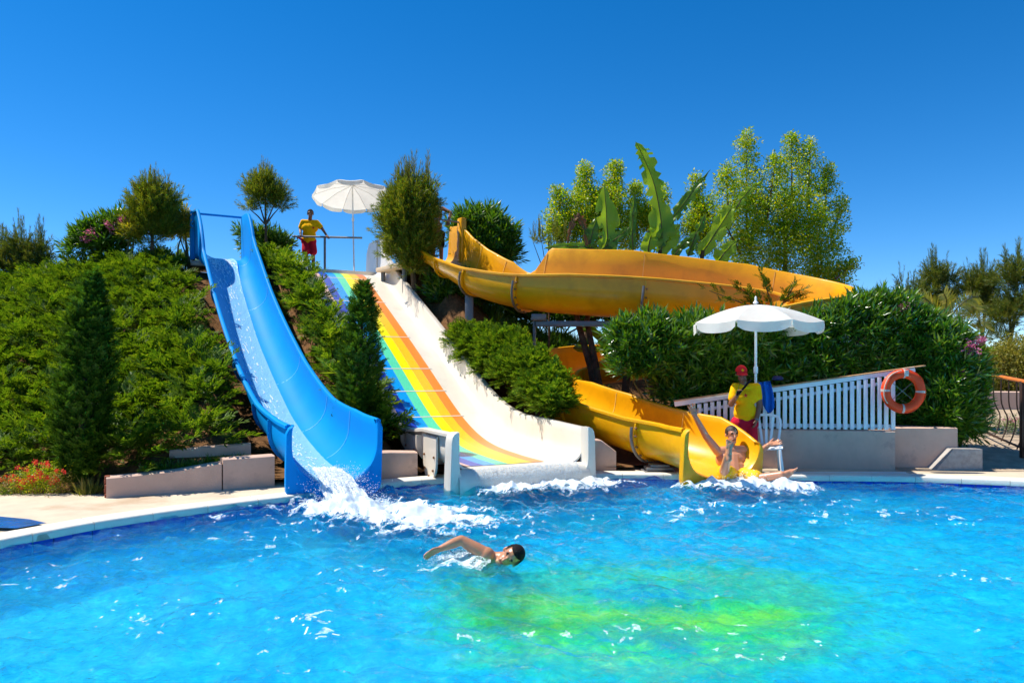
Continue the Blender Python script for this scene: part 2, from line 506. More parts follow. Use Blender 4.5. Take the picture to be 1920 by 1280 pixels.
# motif: two rings of tile with ragged edges
sx = N(nt, 'ShaderNodeSeparateXYZ'); L(ge.outputs['Position'], sx.inputs[0])
def math_(op, a, b_=None):
    n = N(nt, 'ShaderNodeMath', operation=op)
    for i, v in enumerate((a, b_)):
        if v is None: continue
        if isinstance(v, (int, float)): n.inputs[i].default_value = v
        else: L(v, n.inputs[i])
    return n.outputs[0]
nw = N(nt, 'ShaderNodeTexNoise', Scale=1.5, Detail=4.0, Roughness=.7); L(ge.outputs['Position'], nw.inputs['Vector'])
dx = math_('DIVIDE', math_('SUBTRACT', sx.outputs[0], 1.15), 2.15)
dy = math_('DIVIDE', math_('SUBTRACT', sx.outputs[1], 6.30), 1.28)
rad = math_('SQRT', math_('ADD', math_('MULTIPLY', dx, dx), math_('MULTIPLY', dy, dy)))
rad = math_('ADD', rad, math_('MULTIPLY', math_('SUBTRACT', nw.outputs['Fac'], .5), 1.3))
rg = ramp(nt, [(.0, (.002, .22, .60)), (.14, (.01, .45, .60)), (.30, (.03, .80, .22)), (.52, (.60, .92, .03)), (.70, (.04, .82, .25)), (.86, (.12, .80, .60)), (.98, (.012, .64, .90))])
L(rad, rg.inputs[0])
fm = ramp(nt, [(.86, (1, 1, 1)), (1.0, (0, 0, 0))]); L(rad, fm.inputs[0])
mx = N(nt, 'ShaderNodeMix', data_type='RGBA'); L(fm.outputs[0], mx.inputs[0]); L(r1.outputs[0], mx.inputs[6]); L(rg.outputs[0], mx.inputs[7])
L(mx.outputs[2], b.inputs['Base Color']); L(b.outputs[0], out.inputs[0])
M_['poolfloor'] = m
DEPTH = -.52
wallp = [tuple(p) for p in offset_line(POOLP, .005)]
n = len(wallp)
V = [(*p, .06) for p in wallp] + [(*p, DEPTH) for p in wallp]
Fp = [(i, (i + 1) % n, n + (i + 1) % n, n + i) for i in range(n)]
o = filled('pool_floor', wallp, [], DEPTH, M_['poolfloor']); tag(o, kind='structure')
mesh_obj('pool_wall', V, Fp, mat('pale blue pool wall', (.10, .62, .92), .5, .4, .12, 14), o, smooth=False)

# water: displaced sheet
def waves(x, y):
    r = np.random.default_rng(11); z = np.zeros_like(x)
    wx = x + .35 * (fbm(x * .7, y * .7, 3, 21) - .5) * 2; wy = y + .35 * (fbm(x * .7 + 9, y * .7, 3, 22) - .5) * 2
    for lam, cnt, amp in ((2.4, 5, .012), (1.2, 7, .0085), (.6, 9, .0062), (.32, 12, .0056), (.18, 12, .0030)):
        for i in range(cnt):
            a = r.uniform(0, 2 * math.pi); l = lam * r.uniform(.75, 1.3); ph = r.uniform(0, 6.28)
            s = np.sin((wx * math.cos(a) + wy * math.sin(a)) * 2 * math.pi / l + ph)
            z += amp * r.uniform(.5, 1) * (1 - np.abs(s)) * 1.25 if i % 3 == 0 else amp * r.uniform(.5, 1) * s
    calm = .55 + .9 * fbm(x * .45, y * .45, 3, 5)
    for (cx, cy, rr, am) in ((-2.0, 9.0, 2.2, .9), (.4, 10.6, 2.0, .7), (3.3, 10.4, 1.8, .7), (-.3, 6.6, 1.0, .4)):
        calm = calm + am * np.exp(-((x - cx) ** 2 + (y - cy) ** 2) / rr ** 2)
    return z * calm
# grid rows get denser near the camera
ys = [2.2]
while ys[-1] < 11.9: ys.append(ys[-1] + .012 + .0022 * ys[-1])
ys = np.array(ys)
xs = np.linspace(-1, 1, 620)
gx = xs[None, :] * (np.minimum(.76 * ys + 1.0, 12.4))[:, None]
gy = np.repeat(ys[:, None], len(xs), 1)
gz = waves(gx, gy)
idx = np.arange(gx.size).reshape(gx.shape)
Fq = np.stack([idx[:-1, :-1], idx[:-1, 1:], idx[1:, 1:], idx[1:, :-1]], -1).reshape(-1, 4)
V = np.stack([gx, gy, gz], -1).reshape(-1, 3)
cen = V[Fq].mean(1)
Fq = Fq[in_poly(cen[:, 0], cen[:, 1], offset_line(POOLP, .03))]
m, nt, out = new_mat('pool water'); L = nt.links.new
tc = N(nt, 'ShaderNodeNewGeometry')
n1 = N(nt, 'ShaderNodeTexNoise', Scale=9.0, Detail=5.0, Roughness=.65, Distortion=.6); L(tc.outputs['Position'], n1.inputs['Vector'])
n2 = N(nt, 'ShaderNodeTexNoise', Scale=27.0, Detail=4.0, Roughness=.6, Distortion=.8); L(tc.outputs['Position'], n2.inputs['Vector'])
bq = N(nt, 'ShaderNodeBump', Strength=.9, Distance=.014); L(n2.outputs['Fac'], bq.inputs['Height'])
bp = N(nt, 'ShaderNodeBump', Strength=.9, Distance=.035); L(n1.outputs['Fac'], bp.inputs['Height']); L(bq.outputs[0], bp.inputs['Normal'])
gl = N(nt, 'ShaderNodeBsdfGlossy', Roughness=.04); L(bp.outputs[0], gl.inputs['Normal'])
# ripple light and dark painted into the tint: bluer on crests, broken by noise
sz_ = N(nt, 'ShaderNodeSeparateXYZ'); L(tc.outputs['Position'], sz_.inputs[0])
mr_ = N(nt, 'ShaderNodeMapRange'); mr_.inputs[1].default_value = -.035; mr_.inputs[2].default_value = .055; L(sz_.outputs[2], mr_.inputs[0])
def mth(op, a, b_):
    n = N(nt, 'ShaderNodeMath', operation=op)
    for i, v in enumerate((a, b_)):
        if isinstance(v, (int, float)): n.inputs[i].default_value = v
        else: L(v, n.inputs[i])
    return n.outputs[0]
thick = mth('ADD', mr_.outputs[0], mth('ADD', mth('MULTIPLY', mth('SUBTRACT', n1.outputs['Fac'], .5), 2.3), mth('MULTIPLY', mth('SUBTRACT', n2.outputs['Fac'], .5), 1.5)))  # painted ripple tone from wave height and noise, no real thickness
wt_ = ramp(nt, [(.05, (1.0, 1.0, 1.0)), (.30, (.86, 1.0, 1.0)), (.55, (.62, .97, 1.0)), (.95, (.34, .82, 1.0))]); L(thick, wt_.inputs[0])
rf = N(nt, 'ShaderNodeBsdfRefraction', IOR=1.33, Roughness=.0, Color=(.64, .95, 1.0, 1)); L(wt_.outputs[0], rf.inputs['Color']); L(bp.outputs[0], rf.inputs['Normal'])
tr = N(nt, 'ShaderNodeBsdfTransparent', Color=(.64, .95, 1.0, 1)); L(wt_.outputs[0], tr.inputs['Color'])
mt = N(nt, 'ShaderNodeMixShader'); mt.inputs[0].default_value = .55; L(tr.outputs[0], mt.inputs[1]); L(rf.outputs[0], mt.inputs[2])
fr = N(nt, 'ShaderNodeFresnel', IOR=1.33); L(bp.outputs[0], fr.inputs['Normal'])
ms = N(nt, 'ShaderNodeMixShader'); L(fr.outputs[0], ms.inputs[0]); L(mt.outputs[0], ms.inputs[1]); L(gl.outputs[0], ms.inputs[2])
L(ms.outputs[0], out.inputs[0])
M_['water'] = m
water = tag(np_obj('pool_water', V, Fq, m, smooth=True), kind='structure')

# small side basin at the far left, behind the coping
sb = [P(-40, 1003, 7.55), P(30, 996, 7.5), P(88, 990, 7.75), P(55, 985, 7.95), P(0, 986, 8.1), P(-60, 992, 8.2)]
tag(mesh_obj('side_basin_water', [(p.x, p.y, .135) for p in sb], [tuple(range(len(sb)))], mat('side basin water', (.005, .12, .42), .08, .5, .3, 5, .6, 14), smooth=False), kind='structure')

# hillside: earth under the plants
hx = np.arange(-26, 26.01, .22); hy = np.arange(9.0, 34, .22)
HX, HY = np.meshgrid(hx, hy)
HZ = hill(HX, HY)
low = (HZ < .20) & (HX > 2)
idx = np.arange(HX.size).reshape(HX.shape)
Fh = np.stack([idx[:-1, :-1], idx[:-1, 1:], idx[1:, 1:], idx[1:, :-1]], -1).reshape(-1, 4)
Vh = np.stack([HX, HY, HZ], -1).reshape(-1, 3)
ch = Vh[Fh].mean(1)
WALL_L = [(-5.12, 9.45), (-4.4, 9.78), (-3.86, 10.06), (-3.15, 10.5), (-1.9, 11.0), (-.9, 11.3), (1.28, 11.65), (2.45, 12.0), (2.9, 12.45)]
front = np.interp(ch[:, 0], [-26, -9, -5.3] + [p[0] for p in WALL_L], [9.6, 9.75, 9.65] + [p[1] + .12 for p in WALL_L])
front = np.where(ch[:, 0] > 2.9, 12.6, front)
front = np.where(ch[:, 0] > 6.9, 99, front)
Fh = Fh[ch[:, 1] > front]
hill_o = tag(np_obj('hillside', Vh, Fh, M_['earth'], smooth=True), kind='structure')

# sloping path at the right
def path_z(x, y):
    return .105 + np.clip((y - 12.2) / 3.0, 0, 1.6) * .62 + .02 * (fbm(x * 3, y * 3, 3, 8) - .5)
px_, py_ = np.meshgrid(np.linspace(6.2, 14.5, 60), np.linspace(11.85, 19, 50))
idx = np.arange(px_.size).reshape(px_.shape)
Fh = np.stack([idx[:-1, :-1], idx[:-1, 1:], idx[1:, 1:], idx[1:, :-1]], -1).reshape(-1, 4)
tag(np_obj('path', np.stack([px_, py_, path_z(px_, py_)], -1).reshape(-1, 3), Fh, M_['pathstone'], smooth=True), kind='structure')

# ------------------------------------------------------------------ low walls
def wall(name, pts, tops, base, thick, label, mat_=None):
    """wall along plan points with a top height at each, extruded backwards"""
    b_ = offset_line(np.array(pts), thick); V, F = [], []
    n = len(pts)
    for i in range(n):
        (x, y), (X2, Y2), t = pts[i], b_[i], tops[i]
        V += [(x, y, base), (x, y, t - .015), (x + (X2 - x) * .12, y + (Y2 - y) * .12, t), (X2, Y2, t), (X2, Y2, base)]
    for i in range(n - 1):
        for j in range(5): F.append((i * 5 + j, i * 5 + (j + 1) % 5, i * 5 + 5 + (j + 1) % 5, i * 5 + 5 + j))
    F += [(0, 1, 2, 3, 4), tuple(range(5 * n - 5, 5 * n))[::-1]]
    return tag(mesh_obj(name, V, F, mat_ or M_['render'], sharp=30), label, 'wall')

o = wall('retaining_wall', [(-5.12, 9.42), (-4.85, 9.56), (-4.4, 9.78), (-4.0, 9.98), (-3.90, 10.03)], [.36, .37, .40, .46, .47], .05, .22, 'low mauve wall with wavy top beside the red flower bed')
# exposed brick end
for k in range(5):
    q = MB().box((0, 0, 0), (.06 + .02 * (k % 2), .10, .05), Matrix.Rotation(.45, 3, 'Z'), bev=.008)
    ob = q.build('brick', M_['brick'], o, sharp=30)
    ob.location = (-5.15 - .015 * (k % 2), 9.50 + .04 * (k % 2), .125 + k * .056); ob.matrix_parent_inverse = Matrix.Identity(4)
wall('retaining_wall', [(-3.885, 10.04), (-3.5, 10.27), (-3.30, 10.38)], [.52, .525, .53], .05, .24, 'low mauve wall section behind the mouth of the blue slide')
wall('retaining_wall', [(-2.12, 10.96), (-1.8, 11.08), (-1.42, 11.22)], [.50, .50, .48], .05, .24, 'shaded mauve wall between the blue slide and the rainbow slide')
wall('retaining_wall', [(1.12, 11.80), (1.42, 11.86), (1.66, 11.90)], [.62, .60, .42], .05, .24, 'mauve wall behind the rainbow and yellow slide mouths')
wall('retaining_wall', [(-4.75, 10.35), (-4.3, 10.5), (-3.75, 10.72)], [.60, .64, .66], .2, .15, 'short upper wall fragment half hidden under the junipers')
wall('fence_wall', [(2.98, 12.42), (4.4, 12.22), (6.16, 12.0)], [.74, .735, .73], .05, .28, 'grey mauve rendered wall under the white slatted fence')
wall('corner_wall', [(6.17, 12.25), (7.28, 12.2)], [.77, .77], .05, .5, 'plain mauve planter wall below the dark oleander')
wall('far_wall', [(9.4, 16.0), (13.5, 15.6)], [1.25, 1.22], .3, .3, 'pinkish wall behind the curved iron railing')
sb = MB().prism([(6.78, 11.95, .1), (7.55, 11.98, .1), (7.56, 12.0, .44), (7.1, 12.0, .44)], (0, .32, 0))
tag(sb.build('stone_block', M_['stone'], smooth=False), 'slanted pale stone block at the foot of the path', 'stone')
# shadow-side cracks of the left wall: a thin recessed line built as a strip of dark mortar
# ck = MB().tube([P(411, 872, 9.995), P(413, 886, 9.99), P(409, 898, 9.985), P(412, 908, 9.98)], .006, 5)
# overflow grate
g = MB()
for i in range(70):
    x = 4.05 + i * .03
    g.box((x, 11.62 - .018 * (x - 4), .112), (.014, .22, .012))
g.box((5.1, 11.49, .11), (2.15, .02, .016)).box((5.1, 11.71, .11), (2.15, .02, .016))
tag(g.build('overflow_grate', M_['plastic'], smooth=False), 'grey slotted overflow grate on the pool edge by the fence wall', 'grate')
# ------------------------------------------------------------------ slides
def frames(C):
    t = np.gradient(C, axis=0); t /= np.linalg.norm(t, axis=1, keepdims=True)
    l = np.stack([-t[:, 1], t[:, 0], np.zeros(len(t))], 1); l /= np.linalg.norm(l, axis=1, keepdims=True)
    return t, l, np.cross(t, l)

def inner_section(w, hl, hr, R, n=8):
    """(s, h) from the rider's right rim over the bed to the left rim"""
    R = min(R, w / 2 - .001, hl * .95, hr * .95)
    pts = [(-w / 2, hr)] + [(-w / 2, hr + (R - hr) * k / 3) for k in (1, 2)]
    pts += [(-w / 2 + R - R * math.cos(a), R - R * math.sin(a)) for a in np.linspace(0, math.pi / 2, n)]
    pts += [(w / 2 - R + R * math.sin(a), R - R * math.cos(a)) for a in np.linspace(0, math.pi / 2, n)]
    pts += [(w / 2, R + (hl - R) * k / 3) for k in (1, 2)] + [(w / 2, hl)]
    return pts

def shell_section(w, hl, hr, R, th, lip):
    I = inner_section(w, hl, hr, R)
    n = len(I)
    O = []
    for i, (s, h) in enumerate(I):
        a = I[max(i - 1, 0)]; b = I[min(i + 1, n - 1)]
        dx, dy = b[0] - a[0], b[1] - a[1]; L_ = math.hypot(dx, dy) or 1
        O.append((s + dy / L_ * th * (1 if True else 0), h - dx / L_ * th))
    O = [(s, h) for s, h in O]
    # rims: rounded lip that turns outwards
    LL = [(w / 2 + .012, hl + .018), (w / 2 + lip * .6, hl + .022), (w / 2 + lip, hl + .004), (w / 2 + lip, hl - .035), (w / 2 + lip - .018, hl - .04), (w / 2 + th, hl - .022)]
    RR = [(-w / 2 - th, hr - .022), (-w / 2 - lip + .018, hr - .04), (-w / 2 - lip, hr - .035), (-w / 2 - lip, hr + .004), (-w / 2 - lip * .6, hr + .022), (-w / 2 - .012, hr + .018)]
    O2 = [(s, min(h, hl - .03)) if i > n / 2 else (s, min(h, hr - .03)) for i, (s, h) in enumerate(O)]
    O2[-1] = (w / 2 + th, hl - .03); O2[0] = (-w / 2 - th, hr - .03)
    return I + LL + O2[::-1] + RR, n

def loft(C, fr, secs, i0, i1, step=1):
    t, l, nn = fr; V, F = [], []
    ids = list(range(i0, i1, step)) + [i1]
    m = len(secs[0])
    for i in ids:
        for (s, h) in secs[i]: V.append(C[i] + l[i] * s + nn[i] * h)
    for k in range(len(ids) - 1):
        for j in range(m): F.append((k * m + j, k * m + (j + 1) % m, (k + 1) * m + (j + 1) % m, (k + 1) * m + j))
    F.append(tuple(range(m))[::-1]); F.append(tuple((len(ids) - 1) * m + j for j in range(m)))
    return V, F

def resample(poly, n):
    p = np.array(poly); d = np.concatenate([[0], np.cumsum(np.linalg.norm(np.diff(p, axis=0), axis=1))])
    q = np.linspace(0, d[-1], n)
    return np.stack([np.interp(q, d, p[:, k]) for k in range(p.shape[1])], 1)

def mouth_flange(C, fr, i, w, hl, hr, R, grow, drop, rc, depth):
    """front collar of a slide mouth: fills between the U and a rounded box, with some depth"""
    t, l, nn = [a[i] for a in fr]; o = C[i]
    n = 40
    I = resample(inner_section(w, hl, hr, R), n)
    W = w / 2 + grow
    O = [(-W + .10, hr + .02), (-W + .05, hr + .005), (-W + .015, hr - .04), (-W, hr - .10)] + [(-W + rc - rc * math.cos(a), -drop + rc - rc * math.sin(a)) for a in np.linspace(0, math.pi / 2, 8)]
    O += [(W - rc + rc * math.sin(a), -drop + rc - rc * math.cos(a)) for a in np.linspace(0, math.pi / 2, 8)] + [(W, hl - .10), (W - .015, hl - .04), (W - .05, hl + .005), (W - .10, hl + .02)]
    # side lengths differ: sample the three stretches so that corners meet corners
    O = resample(O, n)
    I[0, 1] += .02; I[-1, 1] += .02
    loops = []
    for (A, e, f) in ((I, .0, .0), (I, .0, .6), (I, .06, 1.0), (I, .45, 1.12), (O, -.02, 1.0), (O, .0, .85), (O, .0, .15), (O, -.03, .0)):
        if A is I: q = I + (O - I) * e
        else: q = O + (O - I) * e * .3
        loops.append([o + l * a + nn * b + t * depth * f for a, b in q])
    V, F = [], []; m = len(loops)
    for L_ in loops: V += L_
    for k in range(m):
        a, b = k * n, ((k + 1) % m) * n
        for j in range(n - 1): F.append((a + j, a + j + 1, b + j + 1, b + j))
    F.append(tuple(k * n for k in range(m))); F.append(tuple(k * n + n - 1 for k in range(m))[::-1])
    return V, F

def ring_band(C, fr, i, w, hl, hr, R, off, thick, width, cut=0.0):
    """outside joint flange round the trough at station i"""
    t, l, nn = [a[i] for a in fr]; o = C[i]
    I = np.array(inner_section(w, hl - cut, hr - cut, R, 10)); n = len(I)
    tg = np.gradient(I, axis=0); tg /= np.linalg.norm(tg, axis=1, keepdims=True)
    nrm = np.stack([tg[:, 1], -tg[:, 0]], 1)
    V, F = [], []
    for a, e in ((off, -width / 2), (off + thick, -width / 2), (off + thick, width / 2), (off, width / 2)):
        V += [o + l * p[0] + nn * p[1] + t * e for p in I + nrm * a]
    for k in range(4):
        A, B = k * n, ((k + 1) % 4) * n
        for j in range(n - 1): F.append((A + j, A + j + 1, B + j + 1, B + j))
    F += [(0, n, 2 * n, 3 * n), (n - 1, 2 * n - 1, 3 * n - 1, 4 * n - 1)]
    return V, F, [o + l * p[0] + nn * p[1] for p in I + nrm * (off + thick)], nrm

def sheet(C, fr, i0, i1, sfun, hgt, cols):
    """thin sheet over the bed; sfun(i) -> list of s positions"""
    t, l, nn = fr; V, F = [], []
    for i in range(i0, i1 + 1):
        for s, h in sfun(i): V.append(C[i] + l[i] * s + nn[i] * (h + hgt))
    m = cols
    for i in range(i1 - i0):
        for j in range(m - 1): F.append((i * m + j, i * m + j + 1, (i + 1) * m + j + 1, (i + 1) * m + j))
    return V, F

def bed_h(s, w, R):
    e = abs(s) - (w / 2 - R)
    return 0 if e <= 0 else R - math.sqrt(max(R * R - e * e, 0))

def support(name, top, parent, r=.06):
    z0 = float(hill(np.array([top[0]]), np.array([top[1]]))[0]) - .1
    return MB().tube([(top[0], top[1], z0), tuple(top)], r, 10).build(name, M_['steel'], parent)

# ---- blue slide
bs = tag(empty('blue_slide', (-2.37, 9.9, .1)), 'tall narrow blue water slide with high rounded sides and white stream', 'water slide')
C = BLUE; fr = frames(C); nB = len(C)
tt = np.linspace(-.05, 1, nB)
tB = (C[:, 0] + 7.55) / (7.55 - 2.37)
HLb = np.interp(tB, [-.05, .015, .03, .075, .10, .3, .6, .78, .9, 1.0], [1.22, 1.22, 1.15, .78, .74, .60, .58, .66, .78, .80])
HRb = np.interp(tB, [-.05, .015, .06, .12, .3, .6, .78, .9, 1.0], [1.22, 1.20, .95, .60, .52, .52, .60, .72, .76])
WB = np.interp(tB, [-.05, .1, .8, 1.0], [1.16, 1.12, 1.10, 1.12]); RB = np.interp(tB, [-.05, .06, .15, 1], [.12, .2, .46, .50])
secs = [shell_section(WB[i], HLb[i], HRb[i], RB[i], .028, .075)[0] for i in range(nB)]
cuts = [0, 22, 42, 62, 78, 92, nB - 1]
for a, b in zip(cuts[:-1], cuts[1:]):
    V, F = loft(C, fr, secs, a, b)
    mesh_obj('trough_section', V, F, M_['blue'], bs, sharp=50)
for i in cuts[1:-1]:
    V, F, _, _ = ring_band(C, fr, i, WB[i] - .012, HLb[i], HRb[i], RB[i], .0, .003, .014, .02)
    mesh_obj('seam', V, F, M_['blueline'], bs)
    V, F, _, _ = ring_band(C, fr, i, WB[i], HLb[i], HRb[i], RB[i], .03, .05, .03, .06)
    mesh_obj('joint_flange', V, F, M_['blue'], bs)
V, F = mouth_flange(C, fr, nB - 1, WB[-1], HLb[-1], HRb[-1], RB[-1], .075, .20, .16, .09)
mesh_obj('mouth_collar', V, F, M_['blue'], bs, sharp=60)
# top posts, launch bar
for sgn, hh in ((1, HLb[0]), (-1, HRb[0])):
    q = C[0] + fr[1][0] * sgn * (WB[0] / 2 + .06)
    MB().box((q[0], q[1], q[2] + hh / 2), (.13, .16, hh + .06), Matrix.Rotation(math.radians(28), 3, 'Z'), bev=.03).build('launch_post', M_['blue'], bs)
a = Vector(C[0] + fr[1][0] * .62) + Vector((0, 0, 1.2)); b = Vector(C[0] - fr[1][0] * .62) + Vector((0, 0, 1.2))
MB().tube([a, b], .03, 10).build('launch_bar', M_['blue'], bs)
sl = C[0]
M = Matrix.Rotation(math.radians(28.6), 3, 'Z')
MB().box((sl[0] - .35, sl[1] + .62, sl[2] - .10), (1.35, 1.4, .14), M, bev=.02).build('launch_platform', M_['white'], bs)
for k in (30, 60, 85): support('support_leg', C[k] - np.array([0, 0, .06]), bs)

# ---- rainbow slide
rs = tag(empty('rainbow_slide', (.14, 10.9, .1)), 'wide white water slide with rainbow striped bed', 'water slide')
C = RAIN; fr = frames(C); nR = len(C)
tR = (C[:, 0] + 4.5) / 4.64
W_R = 2.08
HLr = np.interp(tR, [-.04, -.012, .0, .04, .1, .3, .66, .8, .88, 1.0], [1.02, 1.02, .60, .50, .44, .42, .44, .50, .54, .50])
HRr = np.interp(tR, [-.04, 0, .05, .3, .66, .8, .9, 1.0], [.26, .26, .25, .25, .25, .34, .48, .50])
RR_ = np.interp(tR, [-.04, 1], [.22, .24])
secs = [shell_section(W_R, HLr[i], HRr[i], RR_[i], .03, .12)[0] for i in range(nR)]
cuts = [0, 10, 40, 60, 70, 80, nR - 1]
for a, b in zip(cuts[:-1], cuts[1:]):
    V, F = loft(C, fr, secs, a, b)
    mesh_obj('trough_section', V, F, M_['white'], rs, sharp=50)
STR = [('dark blue stripe', (.006, .05, .42)), ('light blue stripe', (.0, .30, .78)), ('green stripe', (.10, .66, .38)), ('yellow stripe', (.92, .78, .0)), ('amber stripe', (.92, .52, .015)), ('orange stripe', (.86, .25, .035))]
s_l, s_r = -.72, .50
wS = (s_r - s_l) / 6
for k, (lab, col) in enumerate(STR):
    a = s_l + k * wS
    mm = mat(lab, col, .3, .5, .16, 45, .05, 60, coat=.15)
    V, F = sheet(C, fr, 8, nR - 3, lambda i: [(a + .001, .0), (a + wS / 2, .0), (a + wS - .001, .0)], .006, 3)
    o = mesh_obj('bed_stripe', V, F, mm, rs); o['label'] = lab + ' of the slide bed'
V, F = sheet(C, fr, 8, nR - 3, lambda i: [(-.86, bed_h(-.86, W_R, .23) + .002), (-.79, .004), (-.723, .002)], .006, 3)
mesh_obj('bed_margin', V, F, mat('pink margin', (.66, .42, .36), .5, .4, .1, 20), rs)
for i in (20, 32, 40, 50, 60, 70):
    V, F = sheet(C, fr, i, i + 1, lambda j: [(-.74, 0), (-.1, 0), (.54, 0)], .010, 3)
    V = [Vector(v) for v in V]
    for q in range(3): V[3 + q] = V[q] + (V[3 + q] - V[q]).normalized() * .03
    mesh_obj('bed_joint', V, F, M_['white'], rs)
for i in (88, 97):
    V, F, ring, nrm = ring_band(C, fr, i, W_R, HLr[i], HRr[i], .24, .032, .09, .05, .09)
    fl = mesh_obj('joint_flange', V, F, M_['white'], rs)
for i in (93, 102):
    # rounded side plates with bolts on the camera-left side
    t, l, nn = [a[i] for a in fr]; o = C[i] - l * (W_R / 2 + .05)
    pts = []
    for a in np.linspace(math.pi, 2 * math.pi, 12): pts.append(o + t * (.27 * math.cos(a)) + nn * (.06 + .33 * math.sin(a)))
    pts += [o + t * .27 + nn * (HRr[i] - .08), o - t * .27 + nn * (HRr[i] - .08)]
    sp = MB().prism(pts, -l * .03).build('side_plate', M_['white'], rs, sharp=30)
    for (u, v) in ((-.2, .1), (-.17, -.1), (0, -.2), (.17, -.1), (.2, .1)):
        q = Vector(o - l * .03 + t * u + nn * v)
        MB().tube([q, q - Vector(l) * .02], .018, 8).build('bolt', M_['bolt'], sp)
# mouth: two tapering end panels, rounded lip
iE = nR - 1
t, l, nn = [a[iE] for a in fr]; o = C[iE]
for sgn, hh in ((1, HLr[-1]), (-1, HRr[-1])):
    inn_, out_ = [], []
    for k in range(11):
        f = (0, .03, .08, .16, .28, .4, .52, .64, .76, .88, 1.0)[k]; h = hh + .035 - (hh + .375) * f
        flare = .02 + .30 * max(0, (f - .55) / .45) ** 2
        inn_.append(o + l * sgn * (W_R / 2 - .0 - flare) + np.array([0, 0, h])); out_.append(o + l * sgn * (W_R / 2 + (.07, .115, .14, .15)[min(k, 3)] + .03 * f) + np.array([0, 0, h]))
    # rounded top corner
    V, F = [], []
    for e, sh in ((0.0, 0), (.05, .006), (.11, .012), (.16, .03)):
        for A, B in zip(inn_, out_):
            V += [A + t * e + l * sgn * sh, B + t * e - l * sgn * sh]
    m = len(inn_)
    for e in range(3):
        for k in range(m - 1):
            b0, b1 = e * 2 * m + 2 * k, (e + 1) * 2 * m + 2 * k
            F += [(b0, b0 + 2, b1 + 2, b1), (b0 + 1, b1 + 1, b1 + 3, b0 + 3)]
        b0, b1 = e * 2 * m, (e + 1) * 2 * m
        F.append((b0, b1, b1 + 1, b0 + 1))
    for e in (0, 3):
        for k in range(m - 1):
            b0 = e * 2 * m + 2 * k; F.append((b0, b0 + 1, b0 + 3, b0 + 2))
    mesh_obj('end_panel', V, F, M_['white'], rs, sharp=50)
V, F = [], []
nS = 14
for k in range(9):
    a = k / 8 * math.pi / 2
    for j in range(nS):
        s = -W_R / 2 - .02 + (W_R + .04) * j / (nS - 1)
        V.append(o + l * s + t * (.20 * math.sin(a)) + np.array([0, 0, -.20 * (1 - math.cos(a)) + .004]))
for j in range(nS):
    s = -W_R / 2 - .02 + (W_R + .04) * j / (nS - 1); V.append(o + l * s + t * .20 + np.array([0, 0, -.36]))
for k in range(9):
    for j in range(nS - 1): F.append((k * nS + j, k * nS + j + 1, (k + 1) * nS + j + 1, (k + 1) * nS + j))
mesh_obj('rolled_lip', V, F, M_['white'], rs, sharp=60)
# launch platform, rail, post
a = math.atan2(l[1], l[0])
t0, l0, n0 = [q[0] for q in fr]
c0 = Vector(C[0])
M = Matrix((Vector(l0), -Vector((t0[0], t0[1], 0)).normalized(), Vector((0, 0, 1)))).transposed()
def rp(s, b, z): return c0 + M @ Vector((s, b, z))
MB().box(rp(-.2, 1.25, -.08), (3.4, 2.5, .16), M, bev=.02).build('launch_platform', M_['deck'], rs)
MB().box(rp(.0, .10, .07), (2.0, .16, .10), M, bev=.015).build('launch_step', M_['white'], rs)
MB().box(rp(1.13, .32, .50), (.16, .20, 1.10), M, bev=.02).build('launch_post', M_['white'], rs)
MB().prism([rp(1.02, .0, .0), rp(1.02, 1.1, .02), rp(1.02, 1.0, .75), rp(1.02, .75, 1.02), rp(1.02, .0, 1.02)], M @ Vector((.08, 0, 0))).build('launch_wall', M_['white'], rs, sharp=30)
zr = 1.10
RY_ = 20.93
MB().tube([P(548, 443, RY_), P(679, 446, RY_)], .028, 10).build('hand_rail', M_['steel'], rs)
MB().tube([P(609, 512, RY_), P(609, 445, RY_)], .034, 10).build('rail_post', M_['steel'], rs)
for k in (35, 55): support('support_leg', C[k] - np.array([0, 0, .06]), rs, .07)
support('support_leg', C[76] - fr[1][76] * .8 - np.array([0, 0, .03]), rs, .06)

# ---- yellow slide
yl = tag(empty('yellow_slide', (3.08, 11.15, .1)), 'long winding yellow water slide that loops behind the hedge', 'water slide')
C = YELL; fr = frames(C); nY = len(C)
k = np.arange(nY) / 8.0                                  # control point number
HLy = np.interp(k, [0, .7, 1.2, 2.0, 3.0, 3.55, 3.7, 4.05, 6, 8, 9.5, 10.5, 12, 14, 15, 16, 18, 19, 20, 21, 22, 23], [.98, .98, .80, .80, .88, .75, .76, 1.40, 1.47, 1.40, 1.15, .95, .8, .60, .50, .45, .50, .66, .72, .70, .72, .46])
HRy = np.interp(k, [0, .7, 1.5, 3, 5, 8, 10, 12, 14, 15, 16, 17, 18, 19, 20, 21, 22, 23], [.30, .28, .34, .60, .76, .78, .75, .75, .62, .85, .92, .92, .85, .68, .60, .60, .66, .70])
W_Y = 1.12
RY = np.interp(k, [0, 1.5, 23], [.30, .46, .46])
WYa = np.interp(k, [0, 21.5, 23], [W_Y, W_Y, 1.24])
secs = [shell_section(WYa[i], HLy[i], HRy[i], RY[i], .028, .07)[0] for i in range(nY)]
cuts = [0, 14, 22, 32, 50, 68, 84, 100, 116, 132, 146, 158, 170, nY - 1]
for a, b in zip(cuts[:-1], cuts[1:]):
    V, F = loft(C, fr, secs, a, b)
    mesh_obj('trough_section', V, F, M_['yellow'], yl, sharp=50)
